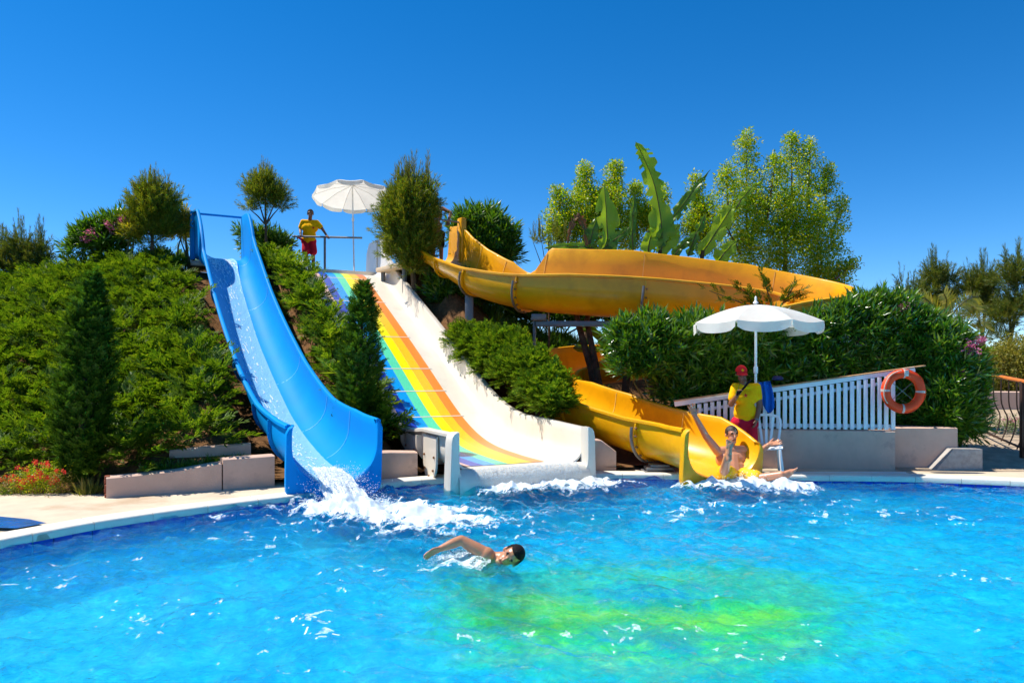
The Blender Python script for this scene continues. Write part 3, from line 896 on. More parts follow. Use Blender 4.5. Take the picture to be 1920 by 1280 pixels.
for i in cuts[1:-1]:
    V, F, ring, nrm = ring_band(C, fr, i, W_Y, HLy[i], HRy[i], RY[i], .03, .05, .03, .05)
    fl = mesh_obj('joint_flange', V, F, M_['yellow'], yl)
    V, F, _, _ = ring_band(C, fr, i, W_Y - .012, HLy[i], HRy[i], RY[i], .0, .003, .014, .02)
    mesh_obj('seam', V, F, M_['yellowline'], yl)
    if i in (32, 50, 68, 170, 158):
        tv = Vector(fr[0][i])
        for q in ring[2:13:2]:
            qv = Vector(q) + tv * .028
            MB().tube([qv - tv * .02, qv + tv * .018], .017, 7).build('bolt', M_['bolt'], fl)
for i in (22, 32, 50, 170):                              # bent steel straps under the joints
    V, F, ring, nrm = ring_band(C, fr, i, W_Y, HLy[i], HRy[i], RY[i], .085, .01, .02, .10)
    q = [Vector(p) - Vector(fr[0][i]) * .045 for p in ring[1:14]]
    MB().tube(q, .026, 8).build('support_strap', M_['steel'], yl)
V, F = mouth_flange(C, fr, nY - 1, WYa[-1], HLy[-1], HRy[-1], RY[-1], .075, .15, .14, .10)
mesh_obj('mouth_collar', V, F, M_['yellow'], yl, sharp=60)
# start post, bar, platform
t0, l0, n0 = [q[8] for q in fr]; c0 = Vector(C[8])
q = c0 + Vector(l0) * (W_Y / 2 + .02)
MB().box((q.x, q.y, c0.z + .62), (.16, .22, 1.24), Matrix.Rotation(math.atan2(l0[1], l0[0]), 3, 'Z'), bev=.03).build('launch_post', M_['yellow'], yl)
q2 = c0 - Vector(l0) * (W_Y / 2 + .1)
MB().tube([q + Vector((0, 0, 1.12)), q2 + Vector((0, 0, 1.14))], .022, 8).build('launch_bar', M_['steel'], yl)
c1 = Vector(C[0]); tb = -Vector((fr[0][0][0], fr[0][0][1], 0)).normalized(); lv = Vector(fr[1][0])
M = Matrix((lv, tb, Vector((0, 0, 1)))).transposed()
MB().box(c1 + tb * .75 + Vector((0, 0, -.07)), (1.5, 1.5, .12), M, bev=.02).build('launch_platform', M_['deck'], yl)
for (sx, sy) in ((-.6, .15), (.6, .15), (-.6, 1.35), (.6, 1.35)):
    support('support_leg', c1 + M @ Vector((sx, sy, 0)) + Vector((0, 0, -.1)), yl, .06)
pz = P(880, 552, 17.35)
z0 = 1.9
MB().box((pz.x, pz.y, (pz.z + z0) / 2 - .02), (.19, .19, pz.z - z0), bev=.01).build('support_post', M_['steel'], yl)
pb0, pb1 = P(1005, 607, 16.2), P(1172, 607, 15.75)
MB().bar(pb0, pb1, .1, .12, .01).build('support_beam', M_['steel'], yl)
MB().box((P(1010, 595, 16.2)), (.32, .3, .14), bev=.01).build('support_bracket', M_['steel'], yl)
MB().tube([P(1002, 590, 16.25), P(1002, 690, 16.25)], .035, 8).build('support_leg', M_['steel'], yl)
MB().tube([P(1170, 590, 15.75), P(1172, 700, 15.75)], .045, 8).build('support_leg', M_['steel'], yl)
q = P(1235, 888, 11.75)
MB().box((q.x, q.y, .17), (.42, .3, .05), bev=.008).box((q.x, q.y, .12), (.5, .4, .03), bev=.008).box((q.x, q.y, .215), (.3, .24, .04), bev=.008).build('base_plate', M_['steel'], yl)
# ------------------------------------------------------------------ plants
def diamond(base, dirv, side, L_, w, droop=0.0, nrm=(0, 0, 1), mid=.45):
    b = np.array(base, float); d = np.array(dirv, float); s = np.array(side, float); n_ = np.array(nrm, float)
    return [b, b + d * L_ * mid + s * w / 2 - n_ * droop * L_ * .3, b + d * L_ - n_ * droop * L_, b + d * L_ * mid - s * w / 2 - n_ * droop * L_ * .3]

def quads(lst):
    V = np.array([p for q in lst for p in q]); F = np.arange(len(V)).reshape(-1, 4)
    return V, F

def t_juniper(seed=0, pairs=8):
    r = np.random.default_rng(seed); Q = []
    Q.append(diamond((0, 0, 0), (1, 0, -.1), (0, 1, 0), 1.0, .05))
    for i in range(pairs):
        x = .08 + .86 * i / pairs; z = -.12 * x * x
        for sg in (-1, 1):
            a = math.radians(r.uniform(28, 52)); up = r.uniform(-.25, .45)
            L_ = (.46 - .34 * i / pairs) * r.uniform(.75, 1.2)
            d = np.array([math.cos(a), sg * math.sin(a), up]); d /= np.linalg.norm(d)
            sd = np.cross(d, (0, 0, 1)); sd /= np.linalg.norm(sd)
            Q.append(diamond((x, 0, z), d, sd, L_, .075 * r.uniform(.8, 1.3), .15))
            if i % 2 == 0:
                d2 = d + np.array([.5, -sg * .5, .2]); d2 /= np.linalg.norm(d2)
                Q.append(diamond(np.array((x, 0, z)) + d * L_ * .45, d2, sd, L_ * .55, .06, .1))
    return quads(Q)

def t_pine(seed=0, n=38):
    """one shoot: needles all along an axis, leaning forward"""
    r = np.random.default_rng(seed); Q = [diamond((0, 0, 0), (1, 0, 0), (0, 1, 0), 1.08, .03), diamond((0, 0, 0), (1, 0, 0), (0, 0, 1), 1.08, .03)]
    for i in range(n):
        a = r.uniform(0, 2 * math.pi); x0 = r.uniform(0, .92); sp = r.uniform(.35, .8)
        d = np.array([math.cos(sp), math.sin(sp) * math.cos(a), math.sin(sp) * math.sin(a)])
        sd = np.cross(d, r.normal(size=3)); sd /= np.linalg.norm(sd)
        Q.append(diamond((x0, 0, 0), d, sd, r.uniform(.26, .42) * (1.1 - .55 * x0), .022, 0))
    return quads(Q)

def t_oleander(seed=0, whorls=6):
    r = np.random.default_rng(seed); Q = []
    for i in range(whorls):
        x = .12 + .75 * i / whorls; ph = r.uniform(0, 6.28)
        for j in range(3 if i < whorls - 1 else 5):
            a = ph + j * 2.1; sp = math.radians(r.uniform(28, 62)) if i < whorls - 1 else math.radians(r.uniform(5, 35))
            d = np.array([math.cos(sp), math.sin(sp) * math.cos(a), math.sin(sp) * math.sin(a)])
            sd = np.cross(d, (1, 0, 0.01)); sd /= np.linalg.norm(sd) + 1e-9
            nn = np.cross(sd, d)
            Q.append(diamond((x, 0, 0), d, sd, r.uniform(.38, .58), .085, r.uniform(0, .18), nn))
    return quads(Q)

def t_leaves(seed=0, n=18, size=.42, up=.3):
    r = np.random.default_rng(seed); Q = []
    for i in range(n):
        p = r.normal(size=3); p = p / np.linalg.norm(p) * r.uniform(.15, 1) ** .5
        d = p * .8 + r.normal(size=3) * .6 + np.array([0, 0, -.15]); d /= np.linalg.norm(d)
        sd = np.cross(d, (0, 0, 1) + r.normal(size=3) * .5); sd /= np.linalg.norm(sd) + 1e-9
        Q.append(diamond(p, d, sd, size * r.uniform(.7, 1.25), size * .55, .1))
    return quads(Q)

def t_grass(seed=0, n=14):
    r = np.random.default_rng(seed); Q = []
    for i in range(n):
        a = r.uniform(0, 6.28); sp = r.uniform(.05, .7)
        d = np.array([math.cos(sp), math.sin(sp) * math.cos(a), math.sin(sp) * math.sin(a)])
        sd = np.cross(d, r.normal(size=3)); sd /= np.linalg.norm(sd)
        Q.append(diamond((0, .12 * math.cos(a), .12 * math.sin(a)), d, sd, r.uniform(.6, 1.1), .07, r.uniform(0, .4), (1, 0, 0), .35))
    return quads(Q)

TJ = [t_juniper(i) for i in range(4)]; TP = [t_pine(i) for i in range(4)]; TO = [t_oleander(i) for i in range(4)]
TL = [t_leaves(i) for i in range(4)]; TG = [t_grass(i) for i in range(3)]; TF = [t_leaves(20 + i, 9, .75) for i in range(2)]

def spread(T, pos, dirs, sc, roll=None, up=(0, 0, 1)):
    """scatters several templates over the positions"""
    k = len(T); parts = []; roll = RNG.uniform(-.6, .6, len(pos)) if roll is None else roll
    for i in range(k):
        s = slice(i, None, k)
        if len(pos[s]): parts.append(scatter(T[i], pos[s], rot_from_dir(dirs[s], roll[s], up), sc[s]))
    return joinVF(parts)

LM = {
 'juniper': leaf_mat('juniper foliage', [(.034, .088, .005), (.070, .155, .008), (.115, .205, .011), (.175, .25, .015)], .42, .5, .02),
 'juniperfresh': leaf_mat('fresh juniper foliage', [(.035, .095, .005), (.070, .165, .008), (.14, .24, .012), (.22, .30, .02)], .42, .5, .02),
 'cypress': leaf_mat('cypress foliage', [(.018, .070, .005), (.044, .120, .007), (.090, .180, .011)], .38, .5, .02),
 'pine': leaf_mat('pine needles', [(.050, .115, .008), (.12, .190, .010), (.22, .27, .015), (.28, .25, .03)], .42, .4, .03),
 'pinefar': leaf_mat('far pine needles', [(.045, .10, .02), (.10, .16, .022), (.17, .21, .03), (.20, .17, .035)], .36, .4, .03),
 'shoot': leaf_mat('pine shoots', [(.13, .19, .02), (.22, .21, .03), (.27, .26, .04)], .35, .5, .03),
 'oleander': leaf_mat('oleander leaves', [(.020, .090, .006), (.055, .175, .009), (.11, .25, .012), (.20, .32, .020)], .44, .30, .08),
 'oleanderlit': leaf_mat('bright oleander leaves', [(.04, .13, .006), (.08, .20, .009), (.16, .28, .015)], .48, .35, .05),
 'plane': leaf_mat('yellow green leaves', [(.09, .24, .006), (.20, .38, .008), (.38, .48, .010), (.58, .52, .014)], .58, .4, .03),
 'yellowbush': leaf_mat('yellow variegated leaves', [(.14, .22, .012), (.42, .40, .025), (.58, .48, .05)], .45, .4, .04),
 'groundleaf': leaf_mat('strap leaves', [(.028, .10, .006), (.075, .185, .009), (.16, .28, .015)], .44, .35, .05),
 'drygrass': leaf_mat('tuft grass', [(.13, .16, .015), (.27, .27, .03), (.38, .30, .07)], .4, .5, .03),
 'pink': leaf_mat('pink petals', [(.70, .12, .26), (.85, .30, .45)], .4, .5, .02, (1.1, 1, 1)),
 'red': leaf_mat('red petals', [(.78, .015, .02), (.90, .06, .035), (.85, .14, .10)], .35, .5, .02, (1.1, 1, 1)),
 'whiteflower': leaf_mat('white petals', [(.75, .75, .65), (.85, .85, .75)], .35, .5, .02, (1, 1, 1)),
 'palm': leaf_mat('palm leaflets', [(.17, .21, .015), (.30, .29, .03), (.42, .34, .06)], .42, .35, .05),
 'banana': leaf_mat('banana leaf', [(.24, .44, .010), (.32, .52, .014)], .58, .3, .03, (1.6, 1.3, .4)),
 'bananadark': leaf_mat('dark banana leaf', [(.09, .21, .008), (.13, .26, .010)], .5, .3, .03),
 'dryleaf': leaf_mat('dry leaf', [(.16, .075, .03), (.26, .13, .05)], .35, .6, .02, (1.2, 1, .8)),
}

# ---- juniper cover on the bank
def juniper_cover(name, label, region, spacing, n_per, size, matn, dome=.42, kind='stuff', cat='shrub', parent=None):
    x0, x1, y0, y1 = region['box']
    gx, gy = np.meshgrid(np.arange(x0, x1, spacing), np.arange(y0, y1, spacing))
    cx = gx.ravel() + RNG.uniform(-.4, .4, gx.size) * spacing; cy = gy.ravel() + RNG.uniform(-.4, .4, gx.size) * spacing
    ok = region['ok'](cx, cy)
    cx, cy = cx[ok], cy[ok]
    cz = hill(cx, cy)
    k = len(cx)
    R = RNG.uniform(.8, 1.3, k) * spacing * .75; Hh = dome * RNG.uniform(.55, 1.35, k)
    idx = np.repeat(np.arange(k), n_per)
    th = RNG.uniform(0, 2 * math.pi, len(idx)); rr = np.sqrt(RNG.uniform(0, 1, len(idx)))
    px = cx[idx] + np.cos(th) * rr * R[idx]; py = cy[idx] + np.sin(th) * rr * R[idx]
    pz = cz[idx] + Hh[idx] * (1 - rr ** 2) * RNG.uniform(.65, 1.05, len(idx)) + .04
    D = np.stack([np.cos(th) * (.35 + rr), np.sin(th) * (.35 + rr) - .25, .75 - .55 * rr + RNG.uniform(-.2, .3, len(idx))], 1)
    sz = .30
    tipx, tipy = px + D[:, 0] * sz, py + D[:, 1] * sz
    kp = away(px, py, BLUE, .74) & away(tipx, tipy, BLUE, .70) & away(px, py, RAIN, 1.16) & away(tipx, tipy, RAIN, 1.06)
    px, py, pz, D, idx = px[kp], py[kp], pz[kp], D[kp], idx[kp]
    pos = np.stack([px, py, pz], 1)
    V, F = spread(TJ, pos, D, size * RNG.uniform(.5, 1.0, len(idx)) * np.where(RNG.uniform(0, 1, len(idx)) < .25, 1.7, 1.1) * (.75 + .6 * vnoise(px * .7, py * .7, 3)))
    return V, F

def away(x, y, path, d):
    return path_dist(x, y, path)[0] > d

front_line = lambda x: np.interp(x, [-26, -9, -5.3] + [p[0] for p in WALL_L], [10.3, 10.35, 10.1] + [p[1] + .45 for p in WALL_L])
def ok_left(x, y):
    tb = (y - 19.4) / (9.9 - 19.4); xb = -7.55 + tb * 5.18
    lim = -.62 - .55 * np.clip((14.0 - y) / 3, 0, 1) * (y < 14)
    earth = (fbm(x * .9, y * .9, 2, 41) > .72)
    return (x < xb + lim - .30) & (y > front_line(x) + .2) & (x / y > -.80) & ~earth & away(x, y, BLUE, 1.02)
V, F = juniper_cover('', '', dict(box=(-17, -2, 9.8, 20.8), ok=ok_left), .52, 54, .36, 'juniper')
tag(np_obj('juniper_cover', V, F, LM['juniper']), 'spreading green junipers covering the whole bank left of the blue slide', 'shrub', kind='stuff')
def ok_mid(x, y):
    tb = (y - 19.4) / (9.9 - 19.4); xb = -7.55 + tb * 5.18
    tr_ = (y - 20.0) / (10.9 - 20.0); xr = -4.5 + tr_ * 4.64
    return (x > xb + .95) & (x < xr - 1.12) & (y > 11.6) & away(x, y, BLUE, .95) & away(x, y, RAIN, np.where(y > 17.5, 1.75, 1.28)) & ~((y > 19.2) & (x > -6.3))
V, F = juniper_cover('', '', dict(box=(-8, 0, 11.3, 21.0), ok=ok_mid), .42, 70, .36, 'juniper', dome=.5)
tag(np_obj('juniper_cover', V, F, LM['juniperfresh']), 'strip of juniper growing between the blue and the rainbow slide', 'shrub', kind='stuff')
jb = tag(empty('juniper_bush', (-.3, 13.6, .5)), 'dense round juniper bush between the rainbow slide and the yellow slide', 'shrub')
pos, D = [], []
for (bx, by, dd, br) in ((872, 645, 16.2, 34), (905, 655, 15.6, 40), (945, 665, 15.0, 44), (985, 672, 14.6, 44), (965, 705, 14.2, 46), (1005, 705, 13.7, 46), (1020, 740, 13.1, 42), (1038, 762, 12.7, 32), (1005, 772, 12.8, 32), (1040, 725, 13.2, 32), (930, 690, 14.9, 40), (985, 750, 13.3, 34), (890, 672, 15.8, 30)):
    k = int(br * br * .32); c = np.array(P(bx, by, dd)); R = br / F_PX * dd * .8
    p = RNG.normal(size=(k, 3)); p[:, 2] = np.abs(p[:, 2]) * .9 - .25; p /= np.linalg.norm(p, axis=1, keepdims=True)
    pos.append(c + p * R * (RNG.uniform(.5, 1, k) ** .5)[:, None]); D.append(p * .9 + np.array([.1, -.25, .45]) + RNG.normal(size=(k, 3)) * .3)
pos, D = np.vstack(pos), np.vstack(D)
ok = away(pos[:, 0], pos[:, 1], YELL, .62) & away(pos[:, 0], pos[:, 1], RAIN, 1.12)
np_obj('foliage', *spread(TJ, pos[ok], D[ok], RNG.uniform(.22, .40, ok.sum())), LM['juniperfresh'], jb)
MB().tube([(.50, 13.25, .3), (.46, 13.5, .9), (.3, 13.8, 1.3)], [.05, .04, .02], 7).build('stem', M_['bark'], jb)

# ---- columnar conifers
def column_tree(name, label, base, top, prof, n, size, matn, cat='conifer', seed=1):
    r = np.random.default_rng(seed); base, top = Vector(base), Vector(top)
    t = tag(empty(name, base), label, cat)
    u = r.uniform(0, 1, n) ** .9
    th = r.uniform(0, 2 * math.pi, n)
    R = np.interp(u, [p[0] for p in prof], [p[1] for p in prof]) * (.72 + .5 * vnoise(th * 1.7, u * 9, seed)) * np.sqrt(r.uniform(.35, 1, n))
    ax = np.array(base)[None] + (np.array(top) - np.array(base))[None] * u[:, None]
    pos = ax + np.stack([np.cos(th) * R, np.sin(th) * R, r.uniform(-.05, .05, n)], 1)
    D = np.stack([np.cos(th) * .75, np.sin(th) * .75, np.full(n, .75) + r.uniform(-.3, .4, n)], 1)
    V, F = spread(TJ, pos, D, size * r.uniform(.7, 1.3, n) * np.interp(u, [0, .8, 1], [1, 1, .7]))
    np_obj('crown', V, F, LM[matn], t)
    MB().tube([base - Vector((0, 0, .1)), base + (top - base) * .5, base + (top - base) * .96], [.06, .035, .008], 8).build('trunk', M_['bark'], t)
    return t
column_tree('cypress_tree', 'dark narrow cypress standing at the left above the red flowers', P(147, 905, 10.0), P(172, 520, 10.4),
            [(0, .05), (.1, .20), (.2, .28), (.4, .28), (.6, .23), (.8, .16), (.93, .08), (1, .02)], 2300, .21, 'cypress', seed=3)
column_tree('conifer_tree', 'small dark conifer growing in front of the rainbow slide', P(668, 830, 12.0), P(682, 535, 12.2),
            [(0, .12), (.12, .26), (.3, .30), (.5, .28), (.7, .21), (.85, .15), (.95, .09), (1, .03)], 1900, .18, 'cypress', seed=5)

# ---- pines: crown of needle tufts given as blobs (px, py, radius px) at a distance, upright shoots on top
def grounded(b):
    b = Vector(b); g = float(hill(np.array([b.x]), np.array([b.y]))[0])
    if b.x > 6.9: g = float(path_z(np.array([b.x]), np.array([b.y]))[0]) if b.y < 19 else .06
    return Vector((b.x, b.y, g))

def pine(name, label, d, base, blobs, n, size, shoots, matn='pine', seed=1, trunk_r=.06, group=None, sh_len=(.16, .42)):
    r = np.random.default_rng(seed); base = grounded(base)
    t = tag(empty(name, base), label, 'pine tree', group)
    pos, D = [], []
    ws = np.array([b[2] ** 2 for b in blobs], float); ws /= ws.sum()
    for (bx, by, br), w in zip(blobs, ws):
        k = int(n * w); c = np.array(P(bx, by, d)); R = max(br / F_PX * d - size * .55, br / F_PX * d * .45)
        p = r.normal(size=(k, 3)); p /= np.linalg.norm(p, axis=1, keepdims=True)
        q = p * (r.uniform(.15, 1, k) ** .5)[:, None] * R
        pos.append(c + q); D.append(p * .75 + np.array([0, 0, .85]) + r.normal(size=(k, 3)) * .22)
    pos, D = np.vstack(pos), np.vstack(D)
    V, F = spread(TP, pos, D, size * r.uniform(.7, 1.25, len(pos)), r.uniform(0, 6.28, len(pos)))
    np_obj('crown', V, F, LM[matn], t)
    # upright candles on the upper side
    up = pos[np.argsort(-(pos[:, 2] + r.uniform(-.45, .45, len(pos))))[:max(int(shoots * 2.2), 4)]]
    up = up[r.permutation(len(up))[:shoots]]
    k = len(up)
    sc = r.uniform(*sh_len, k)
    V, F = spread(TP, up + np.array([0, 0, size * .35]), np.stack([r.uniform(-.12, .12, k), r.uniform(-.12, .12, k), np.ones(k)], 1), np.stack([sc, sc * .42, sc * .42], 1), r.uniform(0, 6.28, k))
    np_obj('shoots', V, F, LM['shoot' if matn == 'pine' else matn], t)
    # trunk and limbs
    cen = np.array([P(b[0], b[1], d) for b in blobs]).mean(0)
    MB().tube([base - Vector((0, 0, .2)), base * .6 + Vector(cen) * .4, Vector(cen)], [trunk_r, trunk_r * .8, trunk_r * .45], 8).build('trunk', M_['bark'], t)
    for b in blobs:
        c = P(b[0], b[1], d); a = base * .35 + Vector(cen) * .65
        if (c - a).length > .12: MB().tube([a, (a + c) / 2 + Vector((0, 0, .03)), c], [trunk_r * .5, trunk_r * .35, trunk_r * .2], 6).build('limb', M_['bark'], t)
    return t
pine('pine_tree', 'bushy young pine on the crest left of the blue slide', 19.2, P(285, 475, 19.2), [(285, 400, 46), (262, 408, 30), (310, 405, 30), (285, 372, 34), (265, 385, 22), (312, 382, 22), (285, 436, 44), (258, 432, 24), (314, 432, 24)], 900, .46, 60, seed=1, sh_len=(.4, .7))
pine('pine_tree', 'small round pine on a bare trunk above the blue slide', 20.5, P(500, 442, 20.5), [(497, 368, 34), (478, 360, 22), (520, 372, 24), (496, 348, 24), (468, 392, 13), (525, 388, 15)], 560, .40, 44, seed=2, trunk_r=.05, sh_len=(.35, .6))
pine('pine_tree', 'large shaggy pine beside the start of the yellow slide', 18.45, P(782, 640, 18.6), [(766, 412, 54), (732, 418, 30), (794, 405, 32), (768, 378, 42), (744, 392, 30), (764, 462, 46), (788, 470, 42), (736, 446, 26), (800, 440, 22), (800, 372, 22), (775, 500, 34), (738, 480, 22)], 1500, .50, 110, seed=3, trunk_r=.09, sh_len=(.5, .95))
for i, (x, top, sd) in enumerate(((5, 450, 4), (38, 430, 5), (72, 440, 6))):
    pine('pine_tree', ['pine sapling at the very left edge of the picture', 'middle pine sapling of the three at the left edge', 'rightmost of the three pine saplings at the left edge'][i], 20.5, P(x, 540, 20.5),
         [(x, top + 34, 17), (x, top + 58, 19), (x + 3, top + 82, 20), (x - 8, top + 52, 12), (x + 10, top + 54, 12)], 170, .50, 13, 'pinefar', sd, .04, 'pine saplings at the left edge', (.55, .95))
RP = [((1752, 700), [(1752, 520, 20), (1745, 545, 26), (1775, 530, 20), (1750, 575, 32), (1778, 560, 20)], 'slender pine behind the palm fronds, leftmost on the right side', 16, 21.5),
      ((1838, 720), [(1845, 528, 18), (1825, 545, 24), (1852, 548, 22), (1835, 580, 28), (1870, 590, 24)], 'pine with several leaders right of the palm fronds', 18, 21),
      ((1895, 700), [(1908, 510, 20), (1890, 530, 24), (1915, 535, 28), (1880, 600, 32), (1905, 585, 36), (1870, 630, 24)], 'tall pine at the right edge of the picture', 20, 20),
      ((1712, 640), [(1690, 548, 10), (1712, 556, 12), (1700, 572, 16), (1722, 582, 14)], 'low pine tips just above the oleander hedge', 8, 21)]
for i, (b, bl, lab, sh, d) in enumerate(RP):
    pine('pine_tree', lab, d, P(b[0], b[1], d), bl, 420 if i < 3 else 90, .50, sh, 'pinefar', 20 + i, .05, 'pines at the right', (.5, .8))
pine('pine_bush', 'low needle bush on the far side of the yellow slide bend', 17.9, P(1030, 470, 17.9), [(1015, 450, 14), (1040, 450, 16), (1000, 455, 10), (1060, 455, 12)], 80, .26, 40, 'pine', 31, .03, None, (.3, .5))

# ---- oleanders
def oleander(name, label, d, base, blobs, n, size, matn, flowers=(), seed=1, group=None, cat='oleander', flat=1.0, fmat='pink'):
    r = np.random.default_rng(seed); base = grounded(base)
    t = tag(empty(name, base), label, cat, group)
    pos, D = [], []
    ws = np.array([b[2] ** 2 for b in blobs], float); ws /= ws.sum()
    for b_, w in zip(blobs, ws):
        bx, by, br = b_[:3]; dd = d + (b_[3] if len(b_) > 3 else 0)
        k = int(n * w); c = np.array(P(bx, by, dd)); R = max(br / F_PX * dd - size * .45, br / F_PX * dd * .5)
        p = r.normal(size=(k, 3)); p /= np.linalg.norm(p, axis=1, keepdims=True)
        q = p * (r.uniform(.2, 1, k) ** .45)[:, None] * R * np.array([1, flat, 1])
        pos.append(c + q); D.append(p * .8 + np.array([0, -.1, .75]) + r.normal(size=(k, 3)) * .3)
    pos, D = np.vstack(pos), np.vstack(D)
    pd_, bz_ = path_dist(pos[:, 0], pos[:, 1], YELL)
    keep = (pos[:, 2] > base.z - .1) & ~((pd_ < .85) & (pos[:, 2] < bz_ + 1.15) & (pos[:, 2] > bz_ - .2)) & away(pos[:, 0], pos[:, 1], RAIN, 1.25)
    pos, D = pos[keep], D[keep]
    V, F = spread(TO, pos, D, size * r.uniform(.75, 1.3, len(pos)), r.uniform(0, 6.28, len(pos)))
    np_obj('foliage', V, F, LM[matn], t)
    mb = []
    for k in range(5):
        b_ = blobs[k % len(blobs)]; c = P(b_[0], b_[1], d); a = base + Vector((r.uniform(-.2, .2), r.uniform(-.1, .1), -.1))
        MB().tube([a, (a + c) / 2 + Vector((r.uniform(-.1, .1), 0, 0)), c], [.03, .022, .01], 6).build('stem', M_['stem'], t)
    for (fx, fy, fr_) in flowers:
        k = max(int(fr_ * 2.6), 22); dd = d - .35
        c = np.array(P(fx, fy, dd)); R = fr_ / F_PX * dd
        p = c + r.normal(size=(k, 3)) * R * .5
        V, F = spread(TF, p, r.normal(size=(k, 3)), np.full(k, .045 * d / 12), r.uniform(0, 6.28, k))
        np_obj('flower_cluster', V, F, LM[fmat], t)['kind'] = 'stuff'
    return t
oleander('oleander_shrub', 'oleander with pink blossom on the crest at the left', 19.4, P(180, 490, 19.4), [(165, 455, 24), (190, 440, 22), (215, 430, 22), (235, 430, 24), (145, 470, 16), (205, 460, 26)], 420, .40, 'oleanderlit', ((178, 438, 11), (210, 424, 9), (163, 447, 7), (231, 414, 9)), 1)
oleander('yellow_shrub', 'yellow leaved shrub touching the top of the blue slide', 19.7, P(345, 450, 19.7), [(345, 425, 16), (350, 412, 10), (335, 440, 16)], 150, .30, 'yellowbush', (), 2, cat='shrub')
oleander('yellow_shrub', 'small yellow shrub under the pine on the left crest', 19.0, P(245, 450, 19.0), [(243, 436, 10), (252, 442, 9)], 70, .26, 'yellowbush', (), 12, cat='shrub')
oleander('oleander_shrub', 'bright oleander standing behind the top of the yellow slide', 19.8, P(905, 560, 19.8), [(880, 425, 26), (910, 430, 34), (935, 450, 30), (900, 465, 40), (945, 480, 24), (865, 440, 20)], 850, .42, 'oleanderlit', (), 3)
oleander('spiky_shrub', 'spiky dark green shrub beside the railed platform on the left', 21.0, P(535, 480, 21.0), [(478, 452, 20), (505, 455, 20), (530, 462, 14), (465, 445, 14), (500, 472, 24), (525, 474, 20)], 420, .36, 'groundleaf', (), 5, cat='shrub')
oleander('oleander_shrub', 'shaded oleander under the start of the yellow slide', 18.4, P(820, 650, 18.4), [(830, 545, 26), (835, 575, 30), (860, 580, 32), (905, 570, 30), (930, 560, 26), (840, 610, 34), (960, 575, 26), (890, 540, 26)], 1000, .40, 'oleander', (), 6)
oleander('leafy_bush', 'sunlit leafy bush seen below the yellow slide beams', 19.0, P(1040, 640, 19.0), [(960, 585, 26), (1000, 590, 26), (1040, 590, 26), (1085, 590, 26), (1130, 588, 26), (1170, 600, 26)], 700, .40, 'oleanderlit', (), 7, cat='bush')
# the hedge: five shrubs that grow into each other
hedge = [('wide oleander at the left end of the hedge beside the yellow slide', P(1272, 760, 13.5), [(1185, 650, 40), (1215, 650, 46), (1180, 700, 40), (1225, 705, 46), (1255, 660, 48), (1262, 725, 42), (1205, 735, 34), (1168, 632, 22), (1290, 745, 34), (1225, 625, 26)], 2100, 'oleander', (), 13.0),
         ('oleander in the hedge directly under the left half of the big white parasol', P(1325, 760, 13.2), [(1300, 650, 48), (1345, 650, 48), (1310, 705, 50), (1360, 705, 48), (1325, 765, 44), (1370, 775, 44), (1300, 625, 24)], 2000, 'oleander', (), 13.1),
         ('oleander in the hedge behind the parasol pole and the blue towel', P(1445, 740, 13.2), [(1410, 650, 48), (1455, 650, 48), (1430, 700, 48), (1480, 700, 46), (1420, 770, 44), (1470, 775, 44), (1440, 625, 26)], 2000, 'oleander', (), 13.1),
         ('tall oleander in the hedge right of the parasol with pink and white blossom', P(1570, 740, 13.2), [(1530, 632, 46), (1575, 620, 50), (1620, 615, 50), (1540, 680, 46), (1590, 675, 48), (1630, 670, 46), (1565, 592, 24), (1620, 588, 26), (1530, 770, 46), (1585, 770, 46), (1635, 765, 46)], 2900, 'oleander', ((1613, 646, 9),), 13.1),
         ('oleander above the lifebuoy with pink blossom near the palm', P(1700, 800, 13.2), [(1670, 625, 50), (1715, 635, 48), (1680, 680, 46), (1730, 690, 48), (1655, 582, 24), (1690, 592, 24), (1740, 745, 46), (1700, 750, 42), (1690, 785, 34)], 2700, 'oleander', ((1690, 580, 10),), 13.1),
         ('oleander at the right end of the hedge with large pink blossom', P(1785, 830, 12.9), [(1770, 655, 40), (1795, 695, 42), (1765, 725, 44), (1800, 750, 40), (1780, 785, 42), (1755, 775, 42), (1812, 795, 26), (1740, 790, 26)], 2200, 'oleander', ((1815, 655, 16), (1800, 700, 8), (1835, 640, 7)), 12.8)]
for i, (lab, base, bl, n, mt_, fl, d) in enumerate(hedge):
    o = oleander('oleander_shrub', lab, d, (base.x, base.y, .62), bl, n, .32, mt_, fl, 40 + i, 'oleander hedge behind the fence')
c = np.array(P(1583, 637, 12.7)); o = [q for q in bpy.data.objects if q.get('label', '').startswith('tall oleander in the hedge')][0]
p = c + RNG.normal(size=(12, 3)) * .04
np_obj('flower_cluster', *spread(TF, p, RNG.normal(size=(12, 3)), np.full(12, .05)), LM['whiteflower'], o)['kind'] = 'stuff'
r = np.random.default_rng(5)
